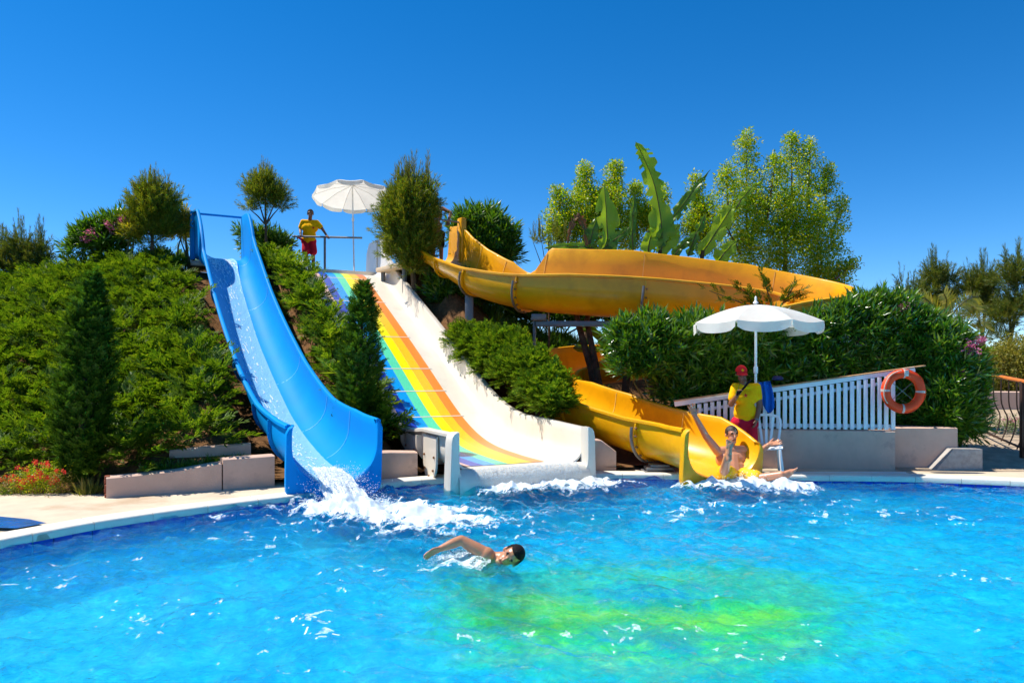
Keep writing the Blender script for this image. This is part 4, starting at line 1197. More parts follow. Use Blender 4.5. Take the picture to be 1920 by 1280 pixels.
# strap-leaved ground cover (nobody could count the blades)
gx, gy = RNG.uniform(-1.6, 2.3, 900), RNG.uniform(16.9, 19.0, 900)
ok = away(gx, gy, YELL, .82) & (gx / gy > -.07)
gx, gy = gx[ok], gy[ok]
pos = np.stack([gx, gy, hill(gx, gy)], 1)
D = np.stack([RNG.uniform(-.3, .3, len(gx)), RNG.uniform(-.3, .1, len(gx)), np.ones(len(gx))], 1)
V, F = spread(TG, pos, D, RNG.uniform(.28, .48, len(gx)))
tag(np_obj('strap_leaf_cover', V, F, LM['groundleaf']), 'strap leaved ground cover on the slope behind the yellow slide', 'ground cover', kind='stuff')
gx = RNG.uniform(-4.9, -2.2, 260); gy = np.interp(gx, [p[0] for p in WALL_L], [p[1] for p in WALL_L]) + RNG.uniform(.26, .5, 260)
ok = away(gx, gy, BLUE, .8); gx, gy = gx[ok], gy[ok]
V, F = spread(TG, np.stack([gx, gy, np.maximum(hill(gx, gy), .38)], 1), np.stack([RNG.uniform(-.4, .4, len(gx)), RNG.uniform(-.6, .1, len(gx)), np.ones(len(gx))], 1), RNG.uniform(.08, .17, len(gx)))
tag(np_obj('weeds', V, F, LM['groundleaf']), 'short weeds along the top of the low left wall', 'weeds', kind='stuff')

# ---- flower bed, grass tuft
def flower_plant(px, py, w, h, label, seed, nfl):
    r = np.random.default_rng(seed); d = 9.85; c = P(px, py, d); c.z = .10
    t = tag(empty('red_flower_plant', c), label, 'flowers', 'red flowers in the bed at the left')
    k = 90; R = w / 2 / F_PX * d; Hh = h / F_PX * d
    p = np.array(c) + np.stack([r.normal(size=k) * R * .5, r.normal(size=k) * .12, r.uniform(.02, 1, k) * Hh], 1)
    V, F = spread(TL, p, r.normal(size=(k, 3)), np.full(k, .06)); np_obj('foliage', V, F, LM['drygrass' if seed % 3 == 0 else 'plane'], t)
    for i in range(nfl):
        q = np.array(c) + np.array([r.normal() * R * .45, -.08 - r.uniform(0, .12), Hh * r.uniform(.35, 1.08)])
        m_ = 6
        V, F = spread(TF, q + r.normal(size=(m_, 3)) * .014, r.normal(size=(m_, 3)), np.full(m_, .024), r.uniform(0, 6, m_))
        np_obj('blossom', V, F, LM['red'], t)
flower_plant(28, 935, 60, 32, 'low red flowers at the left picture edge', 51, 6)
flower_plant(58, 938, 56, 46, 'red flowering plant left of the middle of the bed', 52, 10)
flower_plant(88, 938, 56, 56, 'tallest red flowering plant in the middle of the bed', 53, 14)
flower_plant(118, 936, 44, 40, 'red flowering plant nearest the cypress trunk', 54, 9)
t = tag(empty('shrublet', P(12, 940, 9.7)), 'small pale green shrublet at the left edge in front of the flowers', 'shrub')
pp = np.array(P(12, 928, 9.7)) + r.normal(size=(60, 3)) * np.array([.07, .06, .05])
np_obj('foliage', *spread(TL, pp, r.normal(size=(60, 3)), np.full(60, .05)), LM['juniperfresh'], t)
t = tag(empty('grass_tuft', P(166, 932, 9.75)), 'dry upright grass tuft at the broken end of the low wall', 'grass tuft')
pp = np.array(P(166, 932, 9.8)) + r.normal(size=(26, 3)) * np.array([.07, .06, .01])
np_obj('blades', *spread(TG, pp, np.stack([r.uniform(-.25, .25, 26), r.uniform(-.2, .2, 26), np.ones(26)], 1), r.uniform(.2, .34, 26)), LM['drygrass'], t)

# ---- broadleaf trees with several upright leaders
def broad_tree(name, label, d, base, leaders, fill, n, size, seed, cat='tree', matn='plane'):
    """leaders: (px bottom, py bottom, px top, py top, radius px at the bottom); fill: blobs"""
    r = np.random.default_rng(seed); base = grounded(base)
    t = tag(empty(name, base), label, cat)
    pos = []
    A = np.array([math.hypot(l_[2] - l_[0], l_[3] - l_[1]) * l_[4] for l_ in leaders] + [b[2] ** 2 * 2.2 for b in fill], float); A /= A.sum()
    fork = None
    for j, l_ in enumerate(leaders):
        k = int(n * A[j]); dz = r.uniform(-.5, .5)
        a, b = np.array(P(l_[0], l_[1], d + dz)), np.array(P(l_[2], l_[3], d + dz)); R = l_[4] / F_PX * d
        u = r.uniform(0, 1, k)
        # whorled side branches: clumps gather at branch heights, gaps between
        u = np.clip(u + .03 * np.sin(u * 40 + j), 0, 1)
        rad = R * (1 - u) ** .7 + .07
        th = r.uniform(0, 6.28, k)
        arm = vnoise(th * 1.2, u * 7, seed + j) ** .7
        q = a + (b - a) * u[:, None] + np.stack([np.cos(th), np.sin(th), .35 * np.ones(k)], 1) * (rad * arm * 1.25)[:, None]
        pos.append(q)
        MB().tube([a - (b - a) * .1, a + (b - a) * .5, b], [.035, .022, .006], 6).build('leader', M_['bark'], t)
        for kk in range(7):
            w_ = .1 + .8 * kk / 7; s0_ = a + (b - a) * w_; an = r.uniform(0, 6.28); L_ = (R * (1 - w_) ** .7 + .05) * .9
            MB().tube([s0_, s0_ + np.array([math.cos(an), math.sin(an), .45]) * L_], [.012, .004], 5).build('branch', M_['bark'], t)
    for j, (bx, by, br) in enumerate(fill):
        k = int(n * A[len(leaders) + j]); c = np.array(P(bx, by, d)); R = br / F_PX * d
        p = r.normal(size=(k, 3)); p /= np.linalg.norm(p, axis=1, keepdims=True)
        pos.append(c + p * (r.uniform(.1, 1, k) ** .4 * R)[:, None])
    pos = np.vstack(pos)
    V, F = spread(TL, pos, r.normal(size=(len(pos), 3)), size * r.uniform(.6, 1.3, len(pos)), r.uniform(0, 6.28, len(pos)))
    np_obj('crown', V, F, LM[matn], t)
    c = Vector(pos.mean(0))
    MB().tube([base - Vector((0, 0, .3)), base * .5 + c * .5, c], [.11, .08, .05], 8).build('trunk', M_['bark'], t)
    return t
broad_tree('leafy_tree', 'yellow green tree left of the banana leaves', 21.0, P(1100, 560, 21.0),
           [(1055, 440, 1045, 355, 28), (1090, 430, 1098, 312, 34), (1140, 420, 1155, 308, 32), (1120, 440, 1130, 360, 30)],
           [(1060, 420, 34), (1095, 390, 40), (1140, 380, 34), (1110, 440, 44), (1040, 440, 22), (1160, 430, 30)], 2000, .15, 61)
broad_tree('leafy_tree', 'yellow green tree behind the tallest banana leaf', 21.5, P(1215, 560, 21.5),
           [(1195, 440, 1190, 345, 28), (1225, 430, 1240, 350, 28), (1300, 440, 1305, 330, 24), (1320, 450, 1330, 370, 24)],
           [(1195, 410, 30), (1225, 410, 32), (1250, 440, 30), (1310, 420, 30), (1325, 455, 26), (1180, 450, 26)], 1500, .15, 62)
broad_tree('leafy_tree', 'tallest airy yellow green tree above the yellow slide bend', 20.5, P(1470, 620, 20.5),
           [(1400, 420, 1400, 252, 34), (1365, 400, 1362, 310, 26), (1440, 400, 1455, 296, 34), (1485, 400, 1484, 255, 34), (1515, 380, 1520, 262, 28), (1545, 420, 1552, 312, 30), (1560, 440, 1580, 375, 22), (1570, 520, 1605, 492, 22), (1385, 470, 1350, 400, 26)],
           [(1400, 400, 44), (1450, 400, 50), (1500, 400, 50), (1530, 440, 46), (1430, 460, 56), (1490, 470, 58), (1550, 490, 44), (1390, 470, 36), (1570, 520, 28), (1540, 530, 34)], 3500, .15, 63)
broad_tree('leafy_tree', 'low olive green bush on the right beyond the railing', 18.0, P(1890, 760, 18.0), [(1880, 690, 1885, 650, 30)], [(1862, 672, 26), (1870, 690, 34), (1905, 670, 40), (1885, 705, 40), (1925, 690, 40), (1850, 715, 26), (1910, 720, 30)], 1700, .13, 64, 'bush', 'drygrass')

# ---- banana plants: every leaf its own part, midrib a sub-part
def banana_leaf(parent, pts, width, d, matn, seed, tear=.12, fold=.25, face=(0, -1, .25)):
    r = np.random.default_rng(seed)
    mid_ = catmull([tuple(P(*p[:2], d + (p[2] if len(p) > 2 else 0))) for p in pts], 9)
    n = len(mid_); tg = np.gradient(mid_, axis=0); tg /= np.linalg.norm(tg, axis=1, keepdims=True)
    fc = np.array(face, float); fc /= np.linalg.norm(fc)
    V, F = [], []
    w_ = width / F_PX * d / 2
    for sg in (-1, 1):
        cut = [0]
        for i in range(n):
            u = i / (n - 1); base_w = w_ * min(1, (u / .12) ** .6 if u > 0 else 0.05) * (1 - max(0, (u - .55) / .45) ** 2.2) + .004
            sd = np.cross(tg[i], fc); sd /= np.linalg.norm(sd); nn = np.cross(sd, tg[i])
            rag = 1 - (tear * 2.2 if r.uniform() < tear else r.uniform(0, .08))
            drop_ = r.uniform(-.04, .04)
            e = base_w * rag * (.70 + .12 * math.sin(u * 9 + seed + sg))
            wv = .05 * math.sin(u * 16 + seed * 2 + sg) * e / max(w_, .01)
            V += [mid_[i], mid_[i] + sd * sg * e * .55 + nn * (e * fold * .8 + wv), mid_[i] + sd * sg * e + nn * (e * fold * .6 + drop_ * e) - tg[i] * e * .15]
        off = 0 if sg == -1 else 3 * n
        for i in range(n - 1):
            F.append((off + 3 * i, off + 3 * i + 1, off + 3 * i + 4, off + 3 * i + 3))
            if r.uniform() > tear: F.append((off + 3 * i + 1, off + 3 * i + 2, off + 3 * i + 5, off + 3 * i + 4))
    lf = mesh_obj('leaf', V, F, LM[matn], parent, sharp=60)
    MB().tube([tuple(m_ - fc * .004) for m_ in mid_[::3]], [.022 * (1 - .8 * i / (len(mid_[::3]))) for i in range(len(mid_[::3]))], 5).build('midrib', M_['stem'], lf)
def banana(label, base, top, leaves, trunks, d, seed):
    t = tag(empty('banana_plant', base), label, 'banana plant', 'banana plants behind the yellow slide')
    for tk in trunks:
        pts = [P(*p) for p in tk]; MB().tube(pts, [.09 - .045 * i / (len(pts) - 1) for i in range(len(pts))], 9).build('trunk', M_['bananatrunk'], t)
    for i, (pts, w, mt_, tear) in enumerate(leaves): banana_leaf(t, pts, w, d, mt_, seed + i, tear)
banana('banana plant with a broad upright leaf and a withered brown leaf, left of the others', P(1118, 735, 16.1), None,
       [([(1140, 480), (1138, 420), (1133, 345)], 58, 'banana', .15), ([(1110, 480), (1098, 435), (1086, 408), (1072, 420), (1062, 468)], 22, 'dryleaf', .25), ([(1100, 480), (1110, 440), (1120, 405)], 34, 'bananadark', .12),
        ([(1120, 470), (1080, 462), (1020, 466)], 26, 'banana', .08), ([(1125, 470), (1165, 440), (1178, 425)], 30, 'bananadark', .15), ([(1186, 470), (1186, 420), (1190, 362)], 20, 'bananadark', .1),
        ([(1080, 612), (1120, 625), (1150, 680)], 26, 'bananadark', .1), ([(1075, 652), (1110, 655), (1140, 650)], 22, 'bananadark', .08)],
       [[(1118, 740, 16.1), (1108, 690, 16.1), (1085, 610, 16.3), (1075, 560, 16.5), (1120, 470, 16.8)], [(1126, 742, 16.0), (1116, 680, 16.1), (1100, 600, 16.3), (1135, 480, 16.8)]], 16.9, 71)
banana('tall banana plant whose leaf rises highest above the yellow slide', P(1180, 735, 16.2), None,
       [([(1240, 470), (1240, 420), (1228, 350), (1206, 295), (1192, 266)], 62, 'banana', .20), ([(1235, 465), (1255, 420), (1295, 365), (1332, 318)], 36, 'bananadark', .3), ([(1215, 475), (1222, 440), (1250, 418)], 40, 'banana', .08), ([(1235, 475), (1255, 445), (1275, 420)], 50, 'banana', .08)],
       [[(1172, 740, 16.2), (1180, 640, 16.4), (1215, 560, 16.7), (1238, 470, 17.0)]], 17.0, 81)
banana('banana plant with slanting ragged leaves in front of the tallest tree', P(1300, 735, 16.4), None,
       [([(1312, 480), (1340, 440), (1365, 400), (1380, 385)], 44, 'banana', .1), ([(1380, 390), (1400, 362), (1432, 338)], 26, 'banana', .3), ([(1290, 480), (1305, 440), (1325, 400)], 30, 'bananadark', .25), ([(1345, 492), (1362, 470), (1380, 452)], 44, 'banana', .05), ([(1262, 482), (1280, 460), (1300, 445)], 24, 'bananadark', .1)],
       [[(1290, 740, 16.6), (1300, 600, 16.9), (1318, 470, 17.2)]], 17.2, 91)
t = tag(empty('conifer_branch', P(1440, 640, 13.9)), 'dark juniper top poking up before the yellow bend beside the parasol', 'shrub')
pp, DD = [], []
for (x0, y0, x1, y1) in ((1450, 590, 1330, 545), (1450, 585, 1430, 515), (1460, 580, 1490, 535), (1440, 580, 1380, 535), (1465, 570, 1500, 550), (1450, 600, 1410, 560)):
    a, b = np.array(P(x0, y0, 14.2)), np.array(P(x1, y1, 14.0))
    for u in np.linspace(.15, 1, 22):
        pp.append(a + (b - a) * u + r.normal(size=3) * .04); DD.append((b - a) / np.linalg.norm(b - a) + r.normal(size=3) * .35)
    MB().tube([a, b], [.02, .006], 5).build('branch', M_['bark'], t)
np_obj('foliage', *spread(TJ, np.array(pp), np.array(DD), r.uniform(.16, .28, len(pp))), LM['cypress'], t)
MB().tube([P(1455, 600, 14.2), grounded(P(1455, 760, 14.2))], .03, 6).build('trunk', M_['bark'], t)

# ---- palm fronds behind the hedge
t = tag(empty('palm', P(1765, 760, 14.6)), 'yellowing feather palm fronds above the right end of the hedge', 'palm')
for i, pts in enumerate([[(1765, 640), (1745, 590), (1700, 560), (1672, 572)], [(1765, 640), (1760, 590), (1735, 560), (1712, 560)], [(1765, 640), (1785, 590), (1815, 560), (1835, 556)], [(1765, 640), (1800, 610), (1830, 600), (1845, 612)], [(1765, 640), (1770, 590), (1775, 565), (1770, 550)], [(1765, 640), (1730, 605), (1690, 590), (1668, 600)], [(1768, 640), (1800, 590), (1822, 575), (1832, 580)]]):
    mid_ = catmull([tuple(P(p[0], p[1], 14.6 + .25 * math.sin(i * 2 + k_))) for k_, p in enumerate(pts)], 12)
    tg = np.gradient(mid_, axis=0); tg /= np.linalg.norm(tg, axis=1, keepdims=True)
    Q = []
    for j in range(4, len(mid_)):
        for sg in (-1, 1):
            sd = np.cross(tg[j], (0, -1, .2)); sd /= np.linalg.norm(sd)
            d_ = tg[j] * .75 + sd * sg * .7 + np.array([0, 0, -.12]) + r.normal(size=3) * .06; d_ /= np.linalg.norm(d_)
            s2 = np.cross(d_, (0, -1, 0)); s2 /= np.linalg.norm(s2)
            Q.append(diamond(mid_[j], d_, s2, .34 * (1.1 - .5 * j / len(mid_)), .03, .12))
    fo = np_obj('frond', *quads(Q), LM['palm'], t)
    MB().tube([tuple(p) for p in mid_[::4]], [.018 - .012 * k_ / len(mid_[::4]) for k_ in range(len(mid_[::4]))], 6).build('rib', M_['stem'], fo)
MB().tube([P(1765, 650, 14.6), grounded(P(1765, 790, 14.6)) - Vector((0, 0, .05))], .12, 9).build('trunk', M_['bark'], t)
# ------------------------------------------------------------------ parasols
def parasol(label, centre, R, sag, n, base_z, flap, tilt, phase, group='white parasols'):
    c = Vector(centre)                                   # centre of the rim circle
    t = tag(empty('parasol', (c.x, c.y, base_z)), label, 'parasol', group)
    M = tilt
    def pt(a, f, dz=0.0):
        z = sag * (1 - f ** 1.7) + dz
        return c + M @ Vector((math.cos(a) * R * f, math.sin(a) * R * f, z))
    for k in range(n):
        a0, a1 = phase + 2 * math.pi * k / n, phase + 2 * math.pi * (k + 1) / n
        V, F = [], []; nf, na = 7, 5
        for i in range(nf + 1):
            f = .03 + .97 * i / nf
            p0, p1 = pt(a0, f), pt(a1, f)
            for j in range(na):
                u = j / (na - 1); q = p0.lerp(p1, u) + M @ Vector((0, 0, -.035 * f * math.sin(math.pi * u)))
                V.append(q)
        for i in range(nf):
            for j in range(na - 1): F.append((i * na + j, i * na + j + 1, (i + 1) * na + j + 1, (i + 1) * na + j))
        pn = mesh_obj('canopy_panel', V, F, M_['canvas'], t, sharp=80)
        V, F = [], []
        p0, p1 = pt(a0, 1.0), pt(a1, 1.0)
        nu = 9
        for i in range(4):
            for j in range(nu):
                u = j / (nu - 1); edge = 1 - .35 * (abs(2 * u - 1) ** 6)
                q = p0.lerp(p1, .02 + .96 * u) + M @ Vector((0, 0, -.035 * math.sin(math.pi * u) - flap * edge * i / 3))
                q += M @ (Vector((math.cos((a0 + a1) / 2), math.sin((a0 + a1) / 2), 0)) * (.015 * i / 3 * math.sin(u * 9 + k)))
                V.append(q)
        for i in range(3):
            for j in range(nu - 1): F.append((i * nu + j, i * nu + j + 1, (i + 1) * nu + j + 1, (i + 1) * nu + j))
        mesh_obj('valance', V, F, M_['canvas'], pn, sharp=80)
        MB().tube([pt(a0, .03, -.02), pt(a0, .5, -.02), pt(a0, .99, -.015)], .008, 5).build('rib', M_['pole'], t)
    top = c + M @ Vector((0, 0, sag + .02))
    MB().tube([(top.x, top.y, base_z) if abs(M[2][2] - 1) < 1e-6 else tuple(c + M @ Vector((0, 0, -(c.z - base_z)))), tuple(top)], .022, 10).build('pole', M_['pole'], t)
    MB().lathe([(0.001, .12), (.018, .10), (.02, .04), (.04, .02), (.045, 0), (0.001, -.01)], top, 10, M).build('finial', M_['pole'], t)
    k = c + M @ Vector((0, 0, -.75))
    MB().lathe([(.023, .06), (.036, .05), (.036, -.05), (.023, -.06)], k, 10, M).build('tilt_joint', M_['pole'], t)
parasol('large white parasol beside the lifeguard in the red cap', P(1417, 606, 12.03) , 1.04, .30, 8, .1, .15, Matrix.Identity(3), .2)
parasol('white parasol on the platform at the top of the rainbow slide', P(661, 366, 21.9), 1.16, .32, 10, 4.3, .12, Matrix.Rotation(math.radians(-9), 3, 'X') @ Matrix.Rotation(math.radians(-3), 3, 'Y'), .15)

# ------------------------------------------------------------------ slatted fence: every slat a part
fn = tag(empty('slatted_fence', (4.4, 12.1, .73)), 'white vertical slat fence with slanting top board on the mauve wall', 'fence')
def fy(x): return np.interp(x, [2.73, 2.98, 4.4, 6.16], [12.45, 12.42, 12.22, 12.0]) + .06
def fz(x):                                             # underside of the slanting board
    px = 960 + x / fy(x) * F_PX
    return H_CAM - (np.interp(px, [1275, 1735], [761, 693]) - HORIZON) / F_PX * fy(x)
x = 3.02; k = 0
while x < 6.18:
    h = fz(x) - .755; j = .003 * math.sin(k * 5.1)
    MB().box((x, fy(x) + j, .745 + h / 2), (.066, .022, h), Matrix.Rotation(.004 * math.sin(k * 3.3), 3, 'Y'), bev=.004).build('slat', M_['fencewhite'], fn, sharp=30)
    x += .1045; k += 1
MB().bar((2.95, fy(2.95) + .03, .80), (6.2, fy(6.2) + .03, .80), .03, .06, .004).build('rail', M_['fencewhite'], fn)
a, b = Vector((2.72, fy(2.72) - .005, fz(2.72) + .035)), Vector((6.5, fy(6.5) - .005, fz(6.5) + .035))
MB().bar(a, b, .05, .085, .006).build('top_board', M_['fencewhite'], fn)
MB().bar(a + Vector((-.01, .02, .052)), b + Vector((.16, .02, .056)), .16, .018, .004).build('cap_board', M_['wood'], fn)
MB().bar((2.95, fy(2.95) + .03, fz(2.95) - .12), (6.2, fy(6.2) + .03, fz(6.2) - .12), .03, .05, .004).build('rail', M_['fencewhite'], fn)

# ------------------------------------------------------------------ lifebuoy
c = P(1693, 733, 11.86); R0, r0 = .278, .072
t = tag(empty('lifebuoy', c - Vector((0, 0, .35))), 'orange lifebuoy with pale bands hanging at the right end of the fence', 'lifebuoy')
Mx = Matrix.Rotation(math.radians(90), 3, 'X')
def torus(mb, a0, a1, rr, n=48, m=12):
    pts = []
    closed = abs(a1 - a0 - 2 * math.pi) < 1e-6
    k = n if closed else n + 1
    for i in range(k):
        a = a0 + (a1 - a0) * i / n; pts.append(c + Vector((math.cos(a) * R0, 0, math.sin(a) * R0)))
    V, F = [], []
    for i, p in enumerate(pts):
        a = a0 + (a1 - a0) * i / n; e = Vector((math.cos(a), 0, math.sin(a)))
        for j in range(m):
            b_ = 2 * math.pi * j / m; V.append(p + e * math.cos(b_) * rr + Vector((0, 1, 0)) * math.sin(b_) * rr * .8)
    for i in range(k if closed else k - 1):
        for j in range(m): F.append((i * m + j, i * m + (j + 1) % m, ((i + 1) % k) * m + (j + 1) % m, ((i + 1) % k) * m + j))
    return mb.add(V, F)
torus(MB(), 0, 2 * math.pi, r0).build('ring', M_['ring'], t)
for a in (0, 90, 180, 270):
    a = math.radians(a - 2); torus(MB(), a - .06, a + .06, r0 + .003, 4).build('reflective_band', M_['ringband'], t)
MB().tube([c + Vector((math.cos(a) * (R0 + .055), -.06 - .01 * math.sin(a * 5), math.sin(a) * (R0 + .055))) for a in np.linspace(math.radians(100), math.radians(215), 14)], .009, 6).build('grab_rope', M_['rope'], t)
MB().tube([c + Vector((math.cos(a) * (R0 + .07), -.02 + .012 * math.sin(a * 7), math.sin(a) * (R0 + .07))) for a in np.linspace(math.radians(-130), math.radians(80), 22)], .008, 6).build('grab_rope', M_['ring'], t)
for a in (40, 140):
    a = math.radians(a); e = Vector((math.cos(a) * R0, .02, math.sin(a) * R0)); MB().tube([c + e, c - Vector((e.x, -.02, e.z))], .0045, 5).build('holder_wire', M_['steel'], t)
MB().box(c + Vector((.03, -.05, R0 + .01)), (.07, .03, .10), bev=.01).build('hook_plate', M_['ringband'], t)

# ------------------------------------------------------------------ towel and bag on the fence
tw = tag(empty('blue_towel', P(1436, 760, 12.05)), 'blue towel hanging over the fence next to the lifeguard', 'towel')
def cloth(pts_fn, nu, nv, name, m_, parent, th=.012):
    V, F = [], []
    for i in range(nv):
        for j in range(nu): V.append(pts_fn(j / (nu - 1), i / (nv - 1)))
    n0 = len(V)
    for v in V[:n0]: V.append(Vector(v) + Vector((0, th, 0)))
    for i in range(nv - 1):
        for j in range(nu - 1):
            q = (i * nu + j, i * nu + j + 1, (i + 1) * nu + j + 1, (i + 1) * nu + j); F.append(q); F.append(tuple(n0 + k for k in q)[::-1])
    ring = [j for j in range(nu)] + [i * nu + nu - 1 for i in range(1, nv)] + [(nv - 1) * nu + j for j in range(nu - 2, -1, -1)] + [i * nu for i in range(nv - 2, 0, -1)]
    for a_, b_ in zip(ring, ring[1:] + ring[:1]): F.append((a_, b_, n0 + b_, n0 + a_))
    return mesh_obj(name, V, F, m_, parent, sharp=70)
def tfn(u, v):
    x0 = 1420 + 4 * v + (1444 - 1420 + 5 * math.sin(v * 2.2)) * u
    bot = 757 + 16 * max(0, math.sin((u - .25) * 3.6)) if u > .2 else 750
    y0 = 714 + 3 * (1 - u) + (bot - 714) * v
    return P(x0, y0, 12.10 - .03 * math.sin(u * 14 + v * 2) - .02 * math.sin(u * 5))
cloth(tfn, 22, 14, 'cloth', M_['towel'], tw)
cloth(lambda u, v: P(1420 + 26 * u, 715 - 2 * math.sin(u * 7), 12.08 + .2 * v), 12, 5, 'fold', M_['towel'], tw)
bg_ = MB()
bg_.lathe([(.001, .07), (.05, .065), (.085, .04), (.09, .01), (.07, -.005), (.001, -.01)], P(1458, 712, 12.2), 14)
tag(bg_.build('folded_bundle', mat('dark bundle', (.035, .035, .10), .9, .1, .3, 20, .4, 40)), 'small dark folded bundle lying on the fence top board', 'bundle')

# ------------------------------------------------------------------ white plastic chair
def chair(label, base, ang):
    t = tag(empty('plastic_chair', base), label, 'chair')
    M = Matrix.Rotation(ang, 3, 'Z'); B = Vector(base)
    def q(x, y, z): return B + M @ Vector((x, y, z))
    # seat: shallow dished slab
    V, F = [], []; n = 9
    for s_ in (0, 1):
        for i in range(n):
            for j in range(n):
                u, v = j / (n - 1) - .5, i / (n - 1) - .5
                V.append(q(u * .44, v * .42, .43 - .02 * (1 - 4 * u * u) - .03 * (2 * abs(v)) ** 6 * (v < 0) - (.018 if s_ else 0)))
    for s_ in (0, 1):
        o_ = s_ * n * n
        for i in range(n - 1):
            for j in range(n - 1): F.append((o_ + i * n + j, o_ + i * n + j + 1, o_ + (i + 1) * n + j + 1, o_ + (i + 1) * n + j))
    ring = [j for j in range(n)] + [i * n + n - 1 for i in range(1, n)] + [(n - 1) * n + j for j in range(n - 2, -1, -1)] + [i * n for i in range(n - 2, 0, -1)]
    for a_, b_ in zip(ring, ring[1:] + ring[:1]): F.append((a_, b_, n * n + b_, n * n + a_))
    mesh_obj('seat', V, F, M_['plastic'], t, sharp=60)
    for sx in (-1, 1):
        MB().bar(q(.17 * sx, -.18, .42), q(.215 * sx, -.235, 0), .045, .04, .006).build('leg', M_['plastic'], t)
        MB().bar(q(.17 * sx, .18, .42), q(.20 * sx, .27, 0), .045, .04, .006).build('leg', M_['plastic'], t)
    # back: arched frame with fanned slats
    def bp(x, z): return q(x, .20 + (z - .42) * .22, z)
    arch = [bp(-.17, .42), bp(-.20, .60), bp(-.215, .76), bp(-.19, .83), bp(-.10, .865), bp(0, .872), bp(.10, .865), bp(.19, .83), bp(.215, .76), bp(.20, .60), bp(.17, .42)]
    MB().tube([tuple(p) for p in catmull([tuple(p) for p in arch], 4)], .021, 8).build('back_frame', M_['plastic'], t)
    for k in (-1, 0, 1):
        MB().bar(bp(.06 * k, .42), bp(.115 * k, .86), .042, .014, .004).build('back_slat', M_['plastic'], t)
    return t
q = P(1438, 888, 11.62)
chair('white plastic garden chair beside the lifeguard in the red cap', (q.x, q.y, .127), math.radians(-16))

# ------------------------------------------------------------------ iron railing with curved balusters
rl = tag(empty('iron_railing', P(1880, 800, 13.0)), 'dark iron railing with curved balusters and orange handrail at the right', 'railing')
a, b = P(1838, 699, 14.0), P(1925, 716, 12.6)
MB().tube([a, b, b + (b - a) * .8], .035, 10).build('handrail', M_['handrail'], rl)
bz = lambda u: Vector((a.x + (b.x - a.x) * u, a.y + (b.y - a.y) * u, float(path_z(a.x + (b.x - a.x) * u, a.y + (b.y - a.y) * u))))
def rail_pt(u): return a + (b - a) * u
MB().bar(bz(-.1) + Vector((0, 0, .10)), bz(1.7) + Vector((0, 0, .10)), .03, .03).build('bottom_rail', M_['iron'], rl)
pd = (b - a).cross(Vector((0, 0, 1))).normalized()
if pd.y > 0: pd = -pd
for k in range(10):
    u = -.02 + .165 * k
    lo, hi = bz(u) + Vector((0, 0, .1)), rail_pt(u)
    if abs(u - .9) < .06: continue
    pts = [hi, hi.lerp(lo, .35)] + [hi.lerp(lo, f) + pd * (.11 * math.sin((f - .35) / .65 * math.pi)) * (1 if f > .5 else .6) for f in (.5, .62, .74, .86, .95)] + [lo]
    MB().tube([tuple(p) for p in catmull([tuple(p) for p in pts], 3)], .013, 6).build('baluster', M_['iron'], rl)
MB().bar(bz(.92), rail_pt(.92) + Vector((0, 0, .0)), .07, .07, .006).build('post', M_['iron'], rl)
for k, (fx, fy_) in enumerate(((1880, 795), (1895, 797), (1908, 793), (1860, 790))):
    c = np.array(P(fx, fy_, 14.2)); rr = np.random.default_rng(k)
    t = tag(empty('border_flower', c), ['pink border flower behind the railing, second from the left', 'pink border flower behind the middle balusters', 'pink border flower nearest the railing post', 'leafy border plant at the left end of the railing'][k], 'flowers', 'border flowers behind the railing')
    p = c + rr.normal(size=(40, 3)) * np.array([.12, .1, .07])
    np_obj('foliage', *spread(TL, p, rr.normal(size=(40, 3)), np.full(40, .05)), LM['oleanderlit'], t)
    if k < 3: np_obj('blossom', *spread(TF, c + rr.normal(size=(6, 3)) * .03 + np.array([0, -.1, .1]), rr.normal(size=(6, 3)), np.full(6, .035)), LM['pink'], t)

# ------------------------------------------------------------------ people
def skin_mat(name, col, wet=False):
    m = mat(name, col, .32 if wet else .5, .5, .1, 9, .05, 60, coat=.4 if wet else 0)
    return m
SK = {'tan': skin_mat('tanned skin', (.36, .165, .085)), 'wet': skin_mat('wet tanned skin', (.50, .22, .11), True), 'fair': skin_mat('sunlit skin', (.58, .25, .13), True), 'dark': skin_mat('brown skin', (.20, .085, .045))}
M_['hair'] = mat('black hair', (.012, .009, .008), .75, .2, .3, 30, .5, 80)
M_['hairbrown'] = mat('dark brown hair', (.035, .018, .010), .5, .5, .3, 30, .5, 80)
M_['lip'] = mat('lips', (.30, .09, .06), .5)
M_['eye'] = mat('eyes and brows', (.02, .014, .012), .4)
M_['shirt'] = mat('yellow t shirt', (.95, .46, .004), .9, .1, .08, 9, .5, 18)
M_['redshorts'] = mat('red shorts', (.52, .008, .03), .85, .2, .12, 9, .5, 18)
M_['redcap'] = mat('red cap', (.66, .012, .018), .8, .2, .1, 12, .2, 40)
M_['blackcloth'] = mat('black cloth', (.012, .011, .012), .9, .1, .2, 12, .3, 30)
M_['yshorts'] = mat('yellow swim shorts', (.88, .50, .008), .6, .3, .1, 9, .5, 18)
M_['shoe'] = mat('dark sandal', (.03, .022, .018), .8)

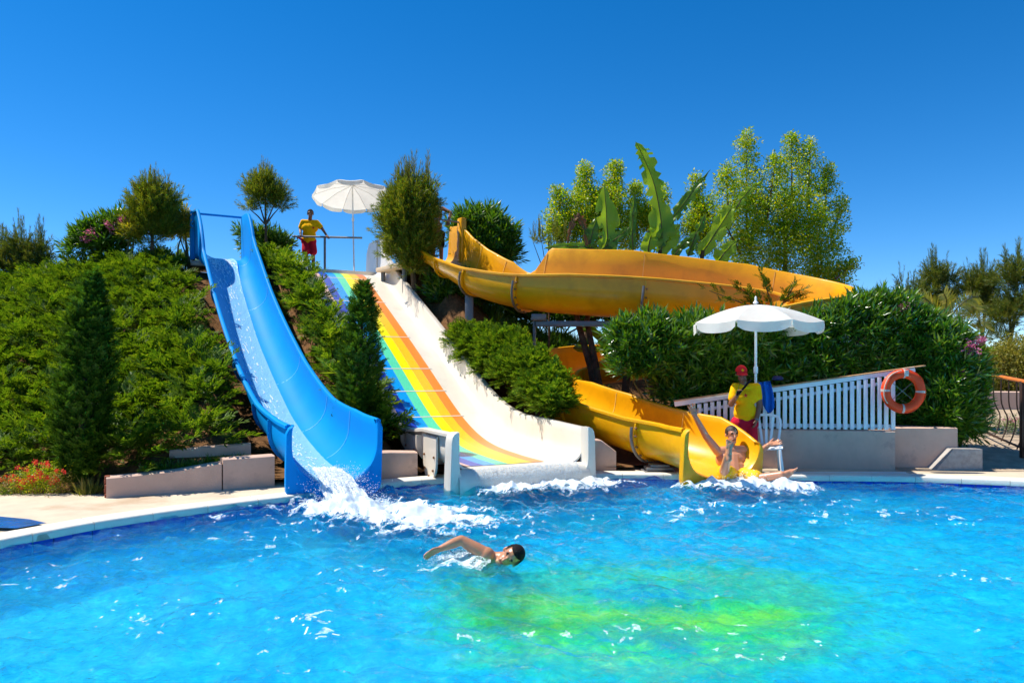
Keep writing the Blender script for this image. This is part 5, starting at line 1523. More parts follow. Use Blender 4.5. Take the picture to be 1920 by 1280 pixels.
def capsule(p0, r0, p1, r1, n=14, flat=None):
    p0, p1 = Vector(p0), Vector(p1); t = p1 - p0; L_ = max(t.length, 1e-5); t /= L_
    ref = Vector((0, 0, 1)) if abs(t.z) < .9 else Vector((0, 1, 0))
    x = (ref - t * ref.dot(t)).normalized(); y = t.cross(x)
    prof = [(r0 * math.cos(a), r0 * math.sin(a)) for a in np.linspace(-math.pi / 2 + .12, 0, 5)] + [(r1 * math.cos(a), L_ + r1 * math.sin(a)) for a in np.linspace(0, math.pi / 2 - .12, 5)]
    V, F = [], []
    for (r_, h) in prof:
        for j in range(n):
            a = 2 * math.pi * j / n; V.append(p0 + t * h + x * math.cos(a) * r_ + y * math.sin(a) * r_)
    m = len(prof)
    for i in range(m - 1):
        for j in range(n): F.append((i * n + j, i * n + (j + 1) % n, (i + 1) * n + (j + 1) % n, (i + 1) * n + j))
    F.append(tuple(range(n))[::-1]); F.append(tuple((m - 1) * n + j for j in range(n)))
    return V, F

def ellipsoid(c, rad, M=None, n=16):
    c = Vector(c); M = M or Matrix.Identity(3); V, F = [], []; m = 11
    for i in range(m):
        a = -math.pi / 2 + .1 + (math.pi - .2) * i / (m - 1)
        for j in range(n):
            b_ = 2 * math.pi * j / n
            V.append(c + M @ Vector((math.cos(a) * math.cos(b_) * rad[0], math.cos(a) * math.sin(b_) * rad[1], math.sin(a) * rad[2])))
    for i in range(m - 1):
        for j in range(n): F.append((i * n + j, i * n + (j + 1) % n, (i + 1) * n + (j + 1) % n, (i + 1) * n + j))
    F.append(tuple(range(n))[::-1]); F.append(tuple((m - 1) * n + j for j in range(n)))
    return V, F

def fuse(name, prims, mats, parent, voxel=.008, smooth=4, paint=None):
    """overlapping closed shapes become one continuous skin"""
    V, F = [], []
    for pv, pf in prims:
        n = len(V); V += [tuple(v) for v in pv]; F += [tuple(i + n for i in f) for f in pf]
    me = bpy.data.meshes.new('tmp'); me.from_pydata(V, [], F)
    bm = bmesh.new(); bm.from_mesh(me); bmesh.ops.recalc_face_normals(bm, faces=bm.faces); bm.to_mesh(me); bm.free()
    o = bpy.data.objects.new('tmp', me); COL.objects.link(o)
    rm = o.modifiers.new('r', 'REMESH'); rm.mode = 'VOXEL'; rm.voxel_size = voxel
    sm = o.modifiers.new('s', 'SMOOTH'); sm.factor = .5; sm.iterations = smooth
    dg = bpy.context.evaluated_depsgraph_get()
    me2 = bpy.data.meshes.new_from_object(o.evaluated_get(dg))
    bpy.data.objects.remove(o); bpy.data.meshes.remove(me)
    me2.name = name; me2.materials.clear()
    mats = mats if isinstance(mats, (list, tuple)) else [mats]
    for m_ in mats: me2.materials.append(m_)
    me2.polygons.foreach_set('use_smooth', [True] * len(me2.polygons))
    if paint:
        cen = np.zeros(len(me2.polygons) * 3); me2.polygons.foreach_get('center', cen); cen = cen.reshape(-1, 3)
        idx = np.zeros(len(cen), dtype=np.int32)
        for (p, r_, k) in paint:
            idx[((cen - np.array(p)) ** 2).sum(1) < r_ * r_] = k
        me2.polygons.foreach_set('material_index', idx)
    ob = bpy.data.objects.new(name, me2)
    return link(ob, parent)

def head_prims(c, fwd, up, k=1.0):
    """head about .24 tall: skull, jaw, nose, ears, brow; returns prims, paint spots and its frame"""
    f = Vector(fwd).normalized(); u = Vector(up); u = (u - f * u.dot(f)).normalized(); s = f.cross(u)
    M = Matrix((s, f, u)).transposed(); c = Vector(c)
    def q(x, y, z): return c + M @ Vector((x * k, y * k, z * k))
    pr = [ellipsoid(q(0, -.012, .03), (.076 * k, .096 * k, .090 * k), M), ellipsoid(q(0, .022, -.045), (.056 * k, .066 * k, .070 * k), M), capsule(q(-.018, .062, -.092), .022 * k, q(.018, .062, -.092), .022 * k),
          capsule(q(0, .088, .022), .010 * k, q(0, .108, -.018), .016 * k), capsule(q(-.035, .078, .034), .014 * k, q(.035, .078, .034), .014 * k),
          capsule(q(-.02, .080, -.055), .012 * k, q(.02, .080, -.055), .012 * k),
          ellipsoid(q(-.078, -.01, -.005), (.012 * k, .022 * k, .032 * k), M, 10), ellipsoid(q(.078, -.01, -.005), (.012 * k, .022 * k, .032 * k), M, 10)]
    paint = [(q(-.033, .085, .014), .014 * k, 1), (q(.033, .085, .014), .014 * k, 1), (q(-.035, .09, .036), .012 * k, 1), (q(.035, .09, .036), .012 * k, 1), (q(-.013, .09, -.056), .012 * k, 2), (q(.013, .09, -.056), .012 * k, 2), (q(0, .092, -.056), .013 * k, 2)]
    return pr, paint, q, M

def hand_prims(w, d, palm_n, k=1.0, curl=.3, spread_=.18, thumb=1):
    """hand from wrist w pointing along d; palm faces palm_n; five fingers"""
    w = Vector(w); d = Vector(d).normalized(); n = Vector(palm_n); n = (n - d * n.dot(d)).normalized(); s = d.cross(n)
    def q(a, b, c): return w + d * a * k + s * b * k + n * c * k
    pr = [capsule(q(.0, 0, 0), .026 * k, q(.03, 0, 0), .027 * k)]
    for b in (-.028, -.010, .010, .028): pr.append(capsule(q(.02, b * .7, 0), .016 * k, q(.085, b, 0), .0135 * k, 10))
    for i, (b, L_) in enumerate(((-.031, .060), (-.011, .075), (.011, .080), (.031, .070))):
        sp = (b / .031) * spread_; c1, c2 = curl * .5, curl
        p0 = q(.085, b, 0)
        d1 = (d * math.cos(c1) + n * math.sin(c1) + s * sp).normalized(); p1 = p0 + d1 * L_ * .55 * k
        d2 = (d * math.cos(c1 + c2) + n * math.sin(c1 + c2) + s * sp).normalized(); p2 = p1 + d2 * L_ * .5 * k
        pr += [capsule(p0, .0115 * k, p1, .010 * k, 9), capsule(p1, .010 * k, p2, .0088 * k, 9)]
    p0 = q(.022, .024 * thumb, .004); p1 = q(.055, .055 * thumb, .012); p2 = q(.088, .066 * thumb, .022)
    pr += [capsule(p0, .017 * k, p1, .013 * k, 9), capsule(p1, .013 * k, p2, .0105 * k, 9)]
    return pr

def foot_prims(ankle, d, up=(0, 0, 1), k=1.0, toes=True):
    a = Vector(ankle); d = Vector(d).normalized(); u = Vector(up); u = (u - d * u.dot(d)).normalized(); s = d.cross(u)
    def q(x, y, z): return a + d * x * k + s * y * k + u * z * k
    pr = [capsule(q(-.045, 0, -.045), .032 * k, q(.02, 0, -.035), .036 * k), capsule(q(.0, 0, -.01), .038 * k, q(.11, .005, -.045), .028 * k), capsule(q(.02, 0, -.05), .032 * k, q(.12, 0, -.055), .030 * k), capsule(q(.10, -.022, -.055), .022 * k, q(.14, -.026, -.06), .016 * k), capsule(q(.10, .022, -.055), .022 * k, q(.15, .022, -.06), .017 * k)]
    if toes:
        for i, (y, L_) in enumerate(((.032, .03), (.012, .028), (-.006, .024), (-.022, .02), (-.036, .014))):
            pr.append(capsule(q(.145 - .006 * i, y, -.06), .012 * k, q(.155 + L_ - .006 * i, y * 1.08, -.062), .0095 * k, 8))
    return pr

def limb(pts, rs):
    return [capsule(pts[i], rs[i], pts[i + 1], rs[i + 1]) for i in range(len(pts) - 1)]

def torso_prims(hip, chest, sh_l, sh_r, k=1.0, waist=.125, belly=.11):
    hip, chest = Vector(hip), Vector(chest); a, b = Vector(sh_l), Vector(sh_r)
    ax = (b - a).normalized()
    pr = [capsule(hip - ax * .075 * k, .105 * k, hip + ax * .075 * k, .105 * k), capsule(hip.lerp(chest, .45) - ax * .055 * k, belly * k, hip.lerp(chest, .45) + ax * .055 * k, belly * k),
          capsule(chest - ax * .085 * k, .118 * k, chest + ax * .085 * k, .118 * k), capsule(hip, .12 * k, chest, .125 * k),
          capsule(a.lerp(b, .12), .062 * k, a.lerp(b, .88), .062 * k), capsule(chest - ax * .08 * k, .10 * k, a.lerp(b, .16), .06 * k), capsule(chest + ax * .08 * k, .10 * k, a.lerp(b, .84), .06 * k)]
    return pr

def hair_cap(name, q, M, k, parent, m_, low=-.02, front=.05):
    """close fitting hair: shell over the skull, open at the face"""
    V, F = [], []; n, m = 28, 16
    c = q(0, -.014, .03); rad = (.084 * k, .104 * k, .098 * k)
    for i in range(m + 1):
        a = math.pi / 2 - (math.pi * .68) * i / m
        for j in range(n):
            b_ = 2 * math.pi * j / n; wob = 1 + .02 * math.sin(b_ * 9 + i) + .015 * math.sin(b_ * 17 + i * 2)
            V.append(c + M @ Vector((math.cos(a) * math.sin(b_) * rad[0] * wob, math.cos(a) * math.cos(b_) * rad[1] * wob, math.sin(a) * rad[2])))
    for i in range(m):
        for j in range(n):
            fc = [(i * n + j), (i * n + (j + 1) % n), ((i + 1) * n + (j + 1) % n), ((i + 1) * n + j)]
            cc = sum((Vector(V[f]) for f in fc), Vector()) / 4 - c; loc = M.transposed() @ cc
            if loc.y > front * k and loc.z < .045 * k: continue
            if loc.y > .0 and loc.z < .0 and abs(loc.x) > .05 * k and loc.z < -.03 * k: continue
            if loc.z < (low - .05) * k: continue
            F.append(tuple(fc))
    return mesh_obj(name, V, F, m_, parent, sharp=70)

def badge(name, c, n_, r_, m_, parent):
    c = Vector(c); n_ = Vector(n_).normalized(); z = n_.to_track_quat('Z', 'Y').to_matrix()
    mb = MB().lathe([(.001, .004), (r_ * .55, .004), (r_ * .6, 0)], c, 12, z)
    for k in range(5):
        a = k * 2 * math.pi / 5 + .4; mb.lathe([(.001, .004), (r_ * .26, .004), (r_ * .28, 0)], c + z @ Vector((math.cos(a) * r_ * .85, math.sin(a) * r_ * .85, 0)), 8, z)
    return mb.build(name, m_, parent)

# ---- lifeguard at the top of the rainbow slide, leaning on the rail
d = 21.15; g = P(574, 505, d)
t = tag(empty('person', g), 'person in yellow shirt and red shorts leaning on the rail up on the platform', 'person')
zt = 4.36
def G(px, py, dd=0): return P(px, py, d + dd)
sL, sR = G(568, 416, -.05), G(594, 417, -.05)
chest, hip = G(581, 427, -.03), G(579, 452, .1)
hp, paint, q, Mh = head_prims(G(582, 401, -.16), (.18, -1, -.15), (0, -.15, 1), 1.05)
rail_l, rail_r = G(560, 444.5, -.28), G(614, 444.5, -.28)
body = torso_prims(hip, chest, sL, sR) + hp + [capsule(G(581, 414, -.06), .055, G(582, 405, -.14), .052)]
body += limb([sL, G(563, 430, .0), rail_l + Vector((.05, .03, .03))], [.052, .043, .030]) + hand_prims(rail_l + Vector((.05, .03, .03)), (-.6, -.5, -.3), (0, -.2, -1), 1, .9)
body += limb([sR, G(605, 430, -.08), rail_r + Vector((-.03, .04, .05))], [.052, .043, .030]) + hand_prims(rail_r + Vector((-.03, .04, .05)), (.5, -.6, -.35), (0, -.2, -1), 1, .9, thumb=-1)
hl_, hr_ = G(574, 456, .1), G(585, 456, .1)
fl_, fr2 = Vector((G(575, 500).x, d + .05, zt + .09)), Vector((G(584, 500).x, d + .25, zt + .09))
body += limb([hl_, G(574, 476, .02), fl_], [.085, .058, .042]) + limb([hr_, G(587, 477, .1), fr2], [.085, .058, .042]) + foot_prims(fl_, (.15, -1, 0)) + foot_prims(fr2, (.4, -1, 0))
fuse('body', body, [SK['dark'], M_['eye'], M_['lip']], t, .0095, 4, paint)
hair_cap('hair', q, Mh, 1.05, t, M_['hair'])
def grow(prims_args, e): pass
sh = torso_prims(hip + Vector((0, -.02, .03)), chest, sL, sR, 1.17) + limb([sL, G(564.5, 426, .0)], [.075, .078]) + limb([sR, G(601, 425.5, -.06)], [.075, .078])
shirt = fuse('shirt', sh, M_['shirt'], t, .012, 12)
badge('emblem', G(587.5, 427, -.195), (.2, -1, .1), .035, M_['redcap'], shirt)
so = [capsule(hip - Vector((.085, 0, 0)), .135, hip + Vector((.085, 0, 0)), .135)] + limb([hl_ + Vector((0, 0, .02)), G(573.5, 471, .03)], [.115, .118]) + limb([hr_ + Vector((0, 0, .02)), G(587, 471.5, .09)], [.115, .118]) + [capsule(G(566, 449, -.05), .04, G(560, 446, -.15), .025)]
shorts = fuse('shorts', so, M_['redshorts'], t, .012, 5)

# ---- lifeguard by the pool in the red cap
d = 11.80
t = tag(empty('person', P(1400, 886, d)), 'person in red cap, sunglasses, yellow shirt and red shorts standing under the parasol', 'person')
def G(px, py, dd=0): return P(px, py, d + dd)
sL, sR = G(1378, 725, .02), G(1419, 725, .02)
chest, hip = G(1398, 745, .02), G(1396, 792, .06)
hp, paint, q, Mh = head_prims(G(1390, 701, -.03), (-.10, -1, -.24), (0, 0, 1), .98)
body = torso_prims(hip, chest, sL, sR, .86, belly=.12) + hp + [capsule(G(1395, 720, .02), .058, G(1392, 706, -.01), .055)]
wr = G(1381, 743, -.22)
body += limb([sL, G(1371, 757, -.06), wr], [.054, .046, .031]) + hand_prims(wr, (.25, -.15, 1), (.6, -.6, 0), .95, 1.1)
wl = G(1419, 786, -.08)
body += limb([sR, G(1424, 758, .03), wl], [.056, .049, .034]) + hand_prims(wl, (-.35, -.15, -1), (-.7, .3, 0), .95, .45, thumb=-1)
h1, h2 = G(1386, 800, .05), G(1406, 800, .05)
f1, f2 = Vector((G(1389, 880).x, d, .215)), Vector((G(1404, 880).x, d - .02, .215))
body += limb([h1, G(1387, 840, .0), f1], [.09, .058, .042]) + limb([h2, G(1407, 840, .0), f2], [.09, .058, .042]) + foot_prims(f1, (-.2, -1, 0)) + foot_prims(f2, (.15, -1, 0))
fuse('body', body, [SK['dark'], M_['eye'], M_['lip']], t, .008, 4, paint)
hair_cap('hair', q, Mh, .98, t, M_['hair'])
def capq(mb, k=1.0):
    V, F = [], []; n, m = 24, 9
    c = q(0, -.012, .045); rad = (.09, .112, .098)
    for i in range(m + 1):
        a = math.pi / 2 * (1 - i / m)
        for j in range(n):
            b_ = 2 * math.pi * j / n; V.append(c + Mh @ Vector((math.cos(a) * math.sin(b_) * rad[0], math.cos(a) * math.cos(b_) * rad[1], math.sin(a) * rad[2])))
    for i in range(m):
        for j in range(n): F.append((i * n + j, i * n + (j + 1) % n, (i + 1) * n + (j + 1) % n, (i + 1) * n + j))
    # brim
    b0 = len(V); nb = 11
    for r_ in range(2):
        for zz in (0, -.006):
            for j in range(nb):
                a = math.radians(-62 + 124 * j / (nb - 1))
                V.append(c + Mh @ Vector((math.sin(a) * (.088 if r_ == 0 else .092), math.cos(a) * .108 + (.0 if r_ == 0 else .075 * math.cos(a * .9)), zz - (.0 if r_ == 0 else .022) - .012 * (abs(math.sin(a)) ** 2))))
    A = lambda r_, z_, j: b0 + (r_ * 2 + z_) * nb + j
    for j in range(nb - 1):
        F += [(A(0, 0, j), A(0, 0, j + 1), A(1, 0, j + 1), A(1, 0, j)), (A(0, 1, j), A(1, 1, j), A(1, 1, j + 1), A(0, 1, j + 1)), (A(1, 0, j), A(1, 0, j + 1), A(1, 1, j + 1), A(1, 1, j))]
    return mb.add(V, F)
cp = capq(MB()).build('cap', M_['redcap'], t, sharp=60)
badge('emblem', q(0, .093, .085), Mh @ Vector((0, 1, .45)), .022, M_['shirt'], cp)
gls = MB()
for sx in (-1, 1): gls.add(*ellipsoid(q(.034 * sx, .093, .012), (.030, .010, .021), Mh, 12))
gls.tube([q(-.012, .102, .016), q(.012, .102, .016)], .004, 6).tube([q(.062, .088, .016), q(.082, .0, .012)], .004, 6).tube([q(-.062, .088, .016), q(-.082, .0, .012)], .004, 6)
gls.build('sunglasses', mat('dark lens', (.008, .008, .01), .12, .6), t)
sh = torso_prims(hip + Vector((0, -.01, .05)), chest, sL, sR, .96, belly=.125) + [capsule(hip + Vector((-.08, -.01, .0)), .112, hip + Vector((.08, -.01, .0)), .112), capsule(hip + Vector((-.06, -.02, .15)), .118, hip + Vector((.06, -.02, .15)), .118)]
sh += limb([sL, G(1374, 746, -.03)], [.066, .074]) + limb([sR, G(1420.5, 745, .04)], [.066, .076])
shirt = fuse('shirt', sh, M_['shirt'], t, .010, 12)
badge('emblem', G(1398, 741, -.155), (.1, -1, .1), .030, M_['redcap'], shirt)
so = [capsule(hip - Vector((.09, 0, .01)), .132, hip + Vector((.09, 0, -.01)), .132)] + limb([h1, G(1386, 828, .01)], [.118, .112]) + limb([h2, G(1408, 828, .01)], [.118, .112])
fuse('shorts', so, M_['redshorts'], t, .010, 4)
MB().tube([tuple(p) for p in catmull([tuple(G(1408, 712, .02)), tuple(G(1404, 716, -.12)), tuple(G(1394, 728, -.185)), tuple(G(1385, 738, -.24))], 5)], .017, 8).build('shoulder_strap', M_['blackcloth'], t)
MB().tube([tuple(p) for p in catmull([tuple(G(1388, 713, -.09)), tuple(G(1385, 727, -.19)), tuple(G(1384, 738, -.24))], 4)], .004, 5).build('whistle_cord', M_['iron'], t)
MB().box(G(1382.5, 737, -.30), (.03, .03, .07), bev=.006).build('radio', M_['blackcloth'], t)
MB().lathe([(.036, -.012), (.039, 0), (.036, .012)], wl, 14, Vector((.35, .15, 1)).normalized().to_track_quat('Z', 'Y').to_matrix()).build('wrist_watch', M_['steel'], t)
for f_, dv in ((f1, (-.2, -1, 0)), (f2, (.15, -1, 0))):
    dv = Vector(dv).normalized(); MB().bar(f_ - dv * .08 - Vector((0, 0, .087)), f_ + dv * .20 - Vector((0, 0, .087)), .095, .022, .008).build('sandal_sole', M_['shoe'], t)
    MB().bar(f_ + dv * .06 - Vector((0, 0, .03)), f_ + dv * .12 - Vector((0, 0, .045)), .10, .035, .012).build('sandal_strap', M_['shoe'], t)

# ---- rider shooting out of the yellow slide, arms thrown wide
d = 11.25
t = tag(empty('person', P(1375, 900, d)), 'bare chested person in yellow shorts sliding out of the yellow slide, arms wide', 'person')
def G(px, py, dd=0): return P(px, py, d + dd)
sL, sR = G(1346, 846, .02), G(1400, 843, .06)
chest, hip = G(1372, 860, .05), G(1376, 894, -.12)
hp, paint, q, Mh = head_prims(G(1372, 815, .06), (.12, -1, -.05), (0, .15, 1), 1.12)
body = torso_prims(hip, chest, sL, sR, 1.22) + hp + [capsule(G(1371, 842, .06), .056, G(1372, 824, .07), .052)]
wr = G(1303, 780, -.1)
body += limb([sL, G(1324, 818, -.02), wr], [.070, .054, .037]) + hand_prims(wr, (-.35, -.05, 1), (0, -1, 0), 1.2, .25, .22)
wl = G(1441, 834, -.12)
body += limb([sR, G(1422, 848, -.04), wl], [.070, .054, .037]) + hand_prims(wl, (1, -.1, .25), (0, -.5, .8), 1.2, .25, .22, -1)
h1, h2 = G(1368, 890, -.12), G(1387, 891, -.1)
kn1, an1 = G(1358, 882, -.50), G(1365, 853, -.78)
body += limb([h1, kn1, an1], [.105, .072, .050]) + foot_prims(an1, (.02, .05, 1), (0, 1, -.05), 1.2)
kn2, an2 = G(1426, 896, -.34), G(1466, 889, -.52)
body += limb([h2, kn2, an2], [.105, .070, .050]) + foot_prims(an2, (.75, .1, .65), (-.5, .2, .8), 1.2)
fuse('body', body, [SK['fair'], M_['eye'], M_['lip']], t, .008, 3, paint)
hair_cap('hair', q, Mh, 1.12, t, M_['hairbrown'])
so = [capsule(hip - Vector((.10, 0, 0)), .15, hip + Vector((.10, 0, 0)), .15)] + limb([h1, h1.lerp(kn1, .8)], [.135, .115]) + limb([h2, h2.lerp(kn2, .75)], [.135, .115])
fuse('swim_shorts', so, M_['yshorts'], t, .010, 4)

# ---- swimmer doing the crawl
d = 6.62
t = tag(empty('person', P(930, 1060, d)), 'dark haired person swimming the crawl in the pool with one arm raised', 'person')
def G(px, py, dd=0): return P(px, py, d + dd)
sA = G(912, 1040, .0)
hp, paint, q, Mh = head_prims(G(957, 1043, -.04), (-.40, -.90, .02), (.80, -.25, .52), 1.06)
el, wr = G(865, 1012, .02), G(826, 1028, -.06)
body = hp + [capsule(G(925, 1046, .03), .058, G(946, 1045, .0), .055), capsule(sA, .075, G(918, 1052, .16), .10), capsule(G(918, 1058, .1), .11, sA + Vector((-.16, .36, -.17)), .12), capsule(sA + Vector((-.16, .36, -.17)), .12, sA + Vector((-.26, .62, -.22)), .11), capsule(sA, .072, G(890, 1050, .12), .09)]
body += [capsule(sA, .068, sA.lerp(el, .45), .060), capsule(sA.lerp(el, .45), .060, el, .045), capsule(el, .045, el.lerp(wr, .4), .046), capsule(el.lerp(wr, .4), .046, wr, .029)] + hand_prims(wr, (-1, -.15, -.42), (0, -.6, -.6), 1.0, .35, .12)
sB = G(928, 1056, .2)
body += [capsule(sB, .06, sB + Vector((.06, .24, -.12)), .05), capsule(sB + Vector((.06, .24, -.12)), .045, sB + Vector((.12, .46, -.20)), .03)]
body += limb([sA + Vector((-.26, .62, -.22)), sA + Vector((-.40, 1.02, -.28)), sA + Vector((-.50, 1.40, -.30))], [.09, .06, .045])
fuse('body', body, [SK['wet'], M_['eye'], M_['lip']], t, .007, 3, paint)
hair_cap('hair', q, Mh, 1.06, t, M_['hair'], low=0.0, front=.035)

# ---- person standing at the start of the yellow slide
d = 19.0
t = tag(empty('person', P(815, 455, d)), 'person in black shorts half hidden behind the pine holding the yellow slide bar', 'person')
def G(px, py, dd=0): return P(px + 6, py, d + dd)
sL, sR = G(795, 394, -.05), G(824, 391, .1)
chest, hip = G(809, 404, .03), G(813, 440, .12)
hp, paint, q, Mh = head_prims(G(810, 377, -.02), (.5, -.8, -.1), (0, 0, 1), 1.0)
body = torso_prims(hip, chest, sL, sR) + hp + [capsule(G(810, 392, .03), .055, G(810, 382, .0), .052)]
wr = G(835, 415, -.02)
body += limb([sR, G(839, 399, .05), wr], [.054, .045, .031]) + hand_prims(wr, (-.15, -.1, -1), (-.3, -.9, 0), 1.0, 1.0)
wl = G(792, 419, -.3)
body += limb([sL, G(784, 408, -.1), wl], [.054, .045, .031]) + hand_prims(wl, (.2, -.1, -1), (.3, -.9, 0), 1.0, 1.0)
h1, h2 = G(806, 447, .1), G(819, 447, .1)
f1, f2 = Vector((G(806, 480).x, d + .1, 4.47)), Vector((G(820, 480).x, d + .2, 4.47))
body += limb([h1, G(806, 470, .0), f1], [.088, .06, .045]) + limb([h2, G(821, 468, .1), f2], [.088, .06, .045]) + foot_prims(f1, (.3, -1, 0)) + foot_prims(f2, (.4, -1, 0))
fuse('body', body, [SK['tan'], M_['eye'], M_['lip']], t, .009, 4, paint)
hair_cap('hair', q, Mh, 1.0, t, M_['hair'])
fuse('shorts', [capsule(hip - Vector((.09, 0, 0)), .13, hip + Vector((.09, 0, 0)), .13)] + limb([h1, G(806, 458, .05)], [.115, .10]) + limb([h2, G(821, 458, .1)], [.115, .10]), M_['blackcloth'], t, .011, 4)
# ------------------------------------------------------------------ moving water: streams, foam, spray
m, nt, out = new_mat('white water'); L = nt.links.new
b = N(nt, 'ShaderNodeBsdfPrincipled', Roughness=.35)
b.inputs['Base Color'].default_value = (.86, .92, .95, 1)
tr = N(nt, 'ShaderNodeBsdfTranslucent', Color=(.80, .90, .95, 1))
ms = N(nt, 'ShaderNodeMixShader'); ms.inputs[0].default_value = .3
L(b.outputs[0], ms.inputs[1]); L(tr.outputs[0], ms.inputs[2]); L(ms.outputs[0], out.inputs[0])
M_['foam'] = m
m, nt, out = new_mat('thin foam'); L = nt.links.new
b = N(nt, 'ShaderNodeBsdfDiffuse', Color=(.80, .92, .96, 1)); tr = N(nt, 'ShaderNodeBsdfTransparent')
ge = N(nt, 'ShaderNodeNewGeometry'); nz = N(nt, 'ShaderNodeTexNoise', Scale=30.0, Detail=5.0, Roughness=.7); L(ge.outputs['Position'], nz.inputs['Vector'])
rp_ = ramp(nt, [(.38, (.05, .05, .05)), (.68, (.75, .75, .75))]); L(nz.outputs['Fac'], rp_.inputs[0])
ms = N(nt, 'ShaderNodeMixShader'); L(rp_.outputs[0], ms.inputs[0]); L(tr.outputs[0], ms.inputs[1]); L(b.outputs[0], ms.inputs[2]); L(ms.outputs[0], out.inputs[0])
M_['foamthin'] = m
m, nt, out = new_mat('thin running water'); L = nt.links.new
g = N(nt, 'ShaderNodeBsdfGlossy', Roughness=.22); tr = N(nt, 'ShaderNodeBsdfTransparent', Color=(.80, .95, 1, 1))
ge = N(nt, 'ShaderNodeNewGeometry'); nz = N(nt, 'ShaderNodeTexNoise', Scale=26.0, Detail=4.0); L(ge.outputs['Position'], nz.inputs['Vector'])
bp = N(nt, 'ShaderNodeBump', Strength=.8, Distance=.02); L(nz.outputs['Fac'], bp.inputs['Height']); L(bp.outputs[0], g.inputs['Normal'])
wd = N(nt, 'ShaderNodeBsdfDiffuse', Color=(.34, .70, .90, 1)); L(bp.outputs[0], wd.inputs['Normal'])
m1 = N(nt, 'ShaderNodeMixShader'); m1.inputs[0].default_value = .58; L(tr.outputs[0], m1.inputs[1]); L(wd.outputs[0], m1.inputs[2])
m2 = N(nt, 'ShaderNodeMixShader'); m2.inputs[0].default_value = .05; L(m1.outputs[0], m2.inputs[1]); L(g.outputs[0], m2.inputs[2]); L(m2.outputs[0], out.inputs[0])
M_['runwater'] = m
RW = np.random.default_rng(99)

def drops(pos, size):
    """little lumps of water (octahedra)"""
    T = (np.array([(1, 0, 0), (0, 1, 0), (-1, 0, 0), (0, -1, 0), (0, 0, 1), (0, 0, -1)], float), np.array([(0, 1, 4), (1, 2, 4), (2, 3, 4), (3, 0, 4), (1, 0, 5), (2, 1, 5), (3, 2, 5), (0, 3, 5)]))
    return scatter(T, pos, rot_from_dir(RW.normal(size=(len(pos), 3))), size[:, None] * RW.uniform(.6, 1.5, (len(pos), 3)))

def foam_patch(cells, density, cell=.013, lift=.006, bulge=None, fq=2.2, thr=.62):
    """lacy foam on the pool: keeps only the grid cells where foam is dense enough"""
    x0, x1, y0, y1 = cells
    gx, gy = np.meshgrid(np.arange(x0, x1, cell), np.arange(y0, y1, cell * 1.6))
    wx = gx + .12 * fbm(gx * 3, gy * 3, 3, 63); wy = gy + .12 * fbm(gx * 3 + 7, gy * 3, 3, 64)
    n1 = fbm(wx * 3.2 * fq, wy * 4.5 * fq, 5, 61); n2 = 1 - np.abs(fbm(wx * 4 * fq + 3, wy * 5 * fq, 4, 67) * 2 - 1) * 2.6
    f = density(gx, gy)
    keep = (f + .45 * (n1 - .5) * 2 + .42 * (n2 - .5)) > thr
    z = waves(gx, gy) + lift + (bulge(gx, gy) if bulge else 0) + .02 * np.clip(f, 0, 1.3) * (n1)
    idx = np.arange(gx.size).reshape(gx.shape)
    k = keep[:-1, :-1] & keep[1:, 1:] | keep[1:, :-1] & keep[:-1, 1:]
    F = np.stack([idx[:-1, :-1], idx[:-1, 1:], idx[1:, 1:], idx[1:, :-1]], -1)[k]
    V = np.stack([gx, gy, z], -1).reshape(-1, 3)
    used = np.unique(F); mp = np.full(len(V), -1); mp[used] = np.arange(len(used))
    return V[used], mp[F]

def thin(cells, density, label):
    V, F = foam_patch(cells, density, lift=.003, thr=.44)
    return tag(np_obj('thin_foam', V, F, M_['foamthin'], smooth=True), label, 'foam', kind='stuff')

# blue slide: sheet of running water with white lace on it
C = BLUE; fr = frames(C); nB = len(C)
def strip(name, s_mid, s_half, h0, parent_label, mat_, lace=None, cols=40, lacy=.0, i0=4, i1=None):
    t, l, nn = fr; V, F = [], []; fine = 4
    i1 = i1 or nB - 1
    CI = np.arange(i0, i1 + 1e-6, 1 / fine)
    ip = lambda A: np.stack([np.interp(CI, np.arange(nB), A[:, k]) for k in range(3)], 1)
    c, l_, n_ = ip(C), ip(l), ip(nn)
    tb = np.interp(CI, np.arange(nB), tB)
    S_ = np.linspace(-1, 1, cols)[None, :] * s_half(tb)[:, None] + s_mid(tb)[:, None]
    w = 1.11; R = .46
    e = np.clip(np.abs(S_) - (w / 2 - R), 0, R); hb = R - np.sqrt(np.maximum(R * R - e * e, 0))
    run = np.arange(len(CI))[:, None] * .03
    bump = .012 * fbm(S_ * 14, run * 8 + S_ * 3, 4, 71)
    P3 = c[:, None, :] + l_[:, None, :] * S_[..., None] + n_[:, None, :] * (hb + h0 + bump)[..., None]
    idx = np.arange(S_.size).reshape(S_.shape)
    F = np.stack([idx[:-1, :-1], idx[:-1, 1:], idx[1:, 1:], idx[1:, :-1]], -1)
    if lace is not None:
        u = np.abs(np.linspace(-1, 1, cols))[None, :] * np.ones((len(CI), 1))
        nzv = fbm(S_ * 42, run * 9.0, 4, 77) + .25 * (1 - np.abs(fbm(S_ * 18 + 5, run * 4.2, 3, 79) * 2 - 1)) - .28 * u ** 3
        keep = nzv > lace(tb)[:, None]
        F = F[(keep[:-1, :-1] & keep[1:, 1:])]
    else: F = F.reshape(-1, 4)
    return P3.reshape(-1, 3), F.reshape(-1, 4)
mid_f = lambda tb: np.interp(tb, [0, .1, .4, .7, .9, 1], [-.06, -.12, -.16, -.14, -.06, .0])
half_f = lambda tb: np.interp(tb, [0, .06, .2, .5, .8, 1], [.32, .38, .33, .31, .29, .24])
V, F = strip('', mid_f, half_f, .008, '', None)
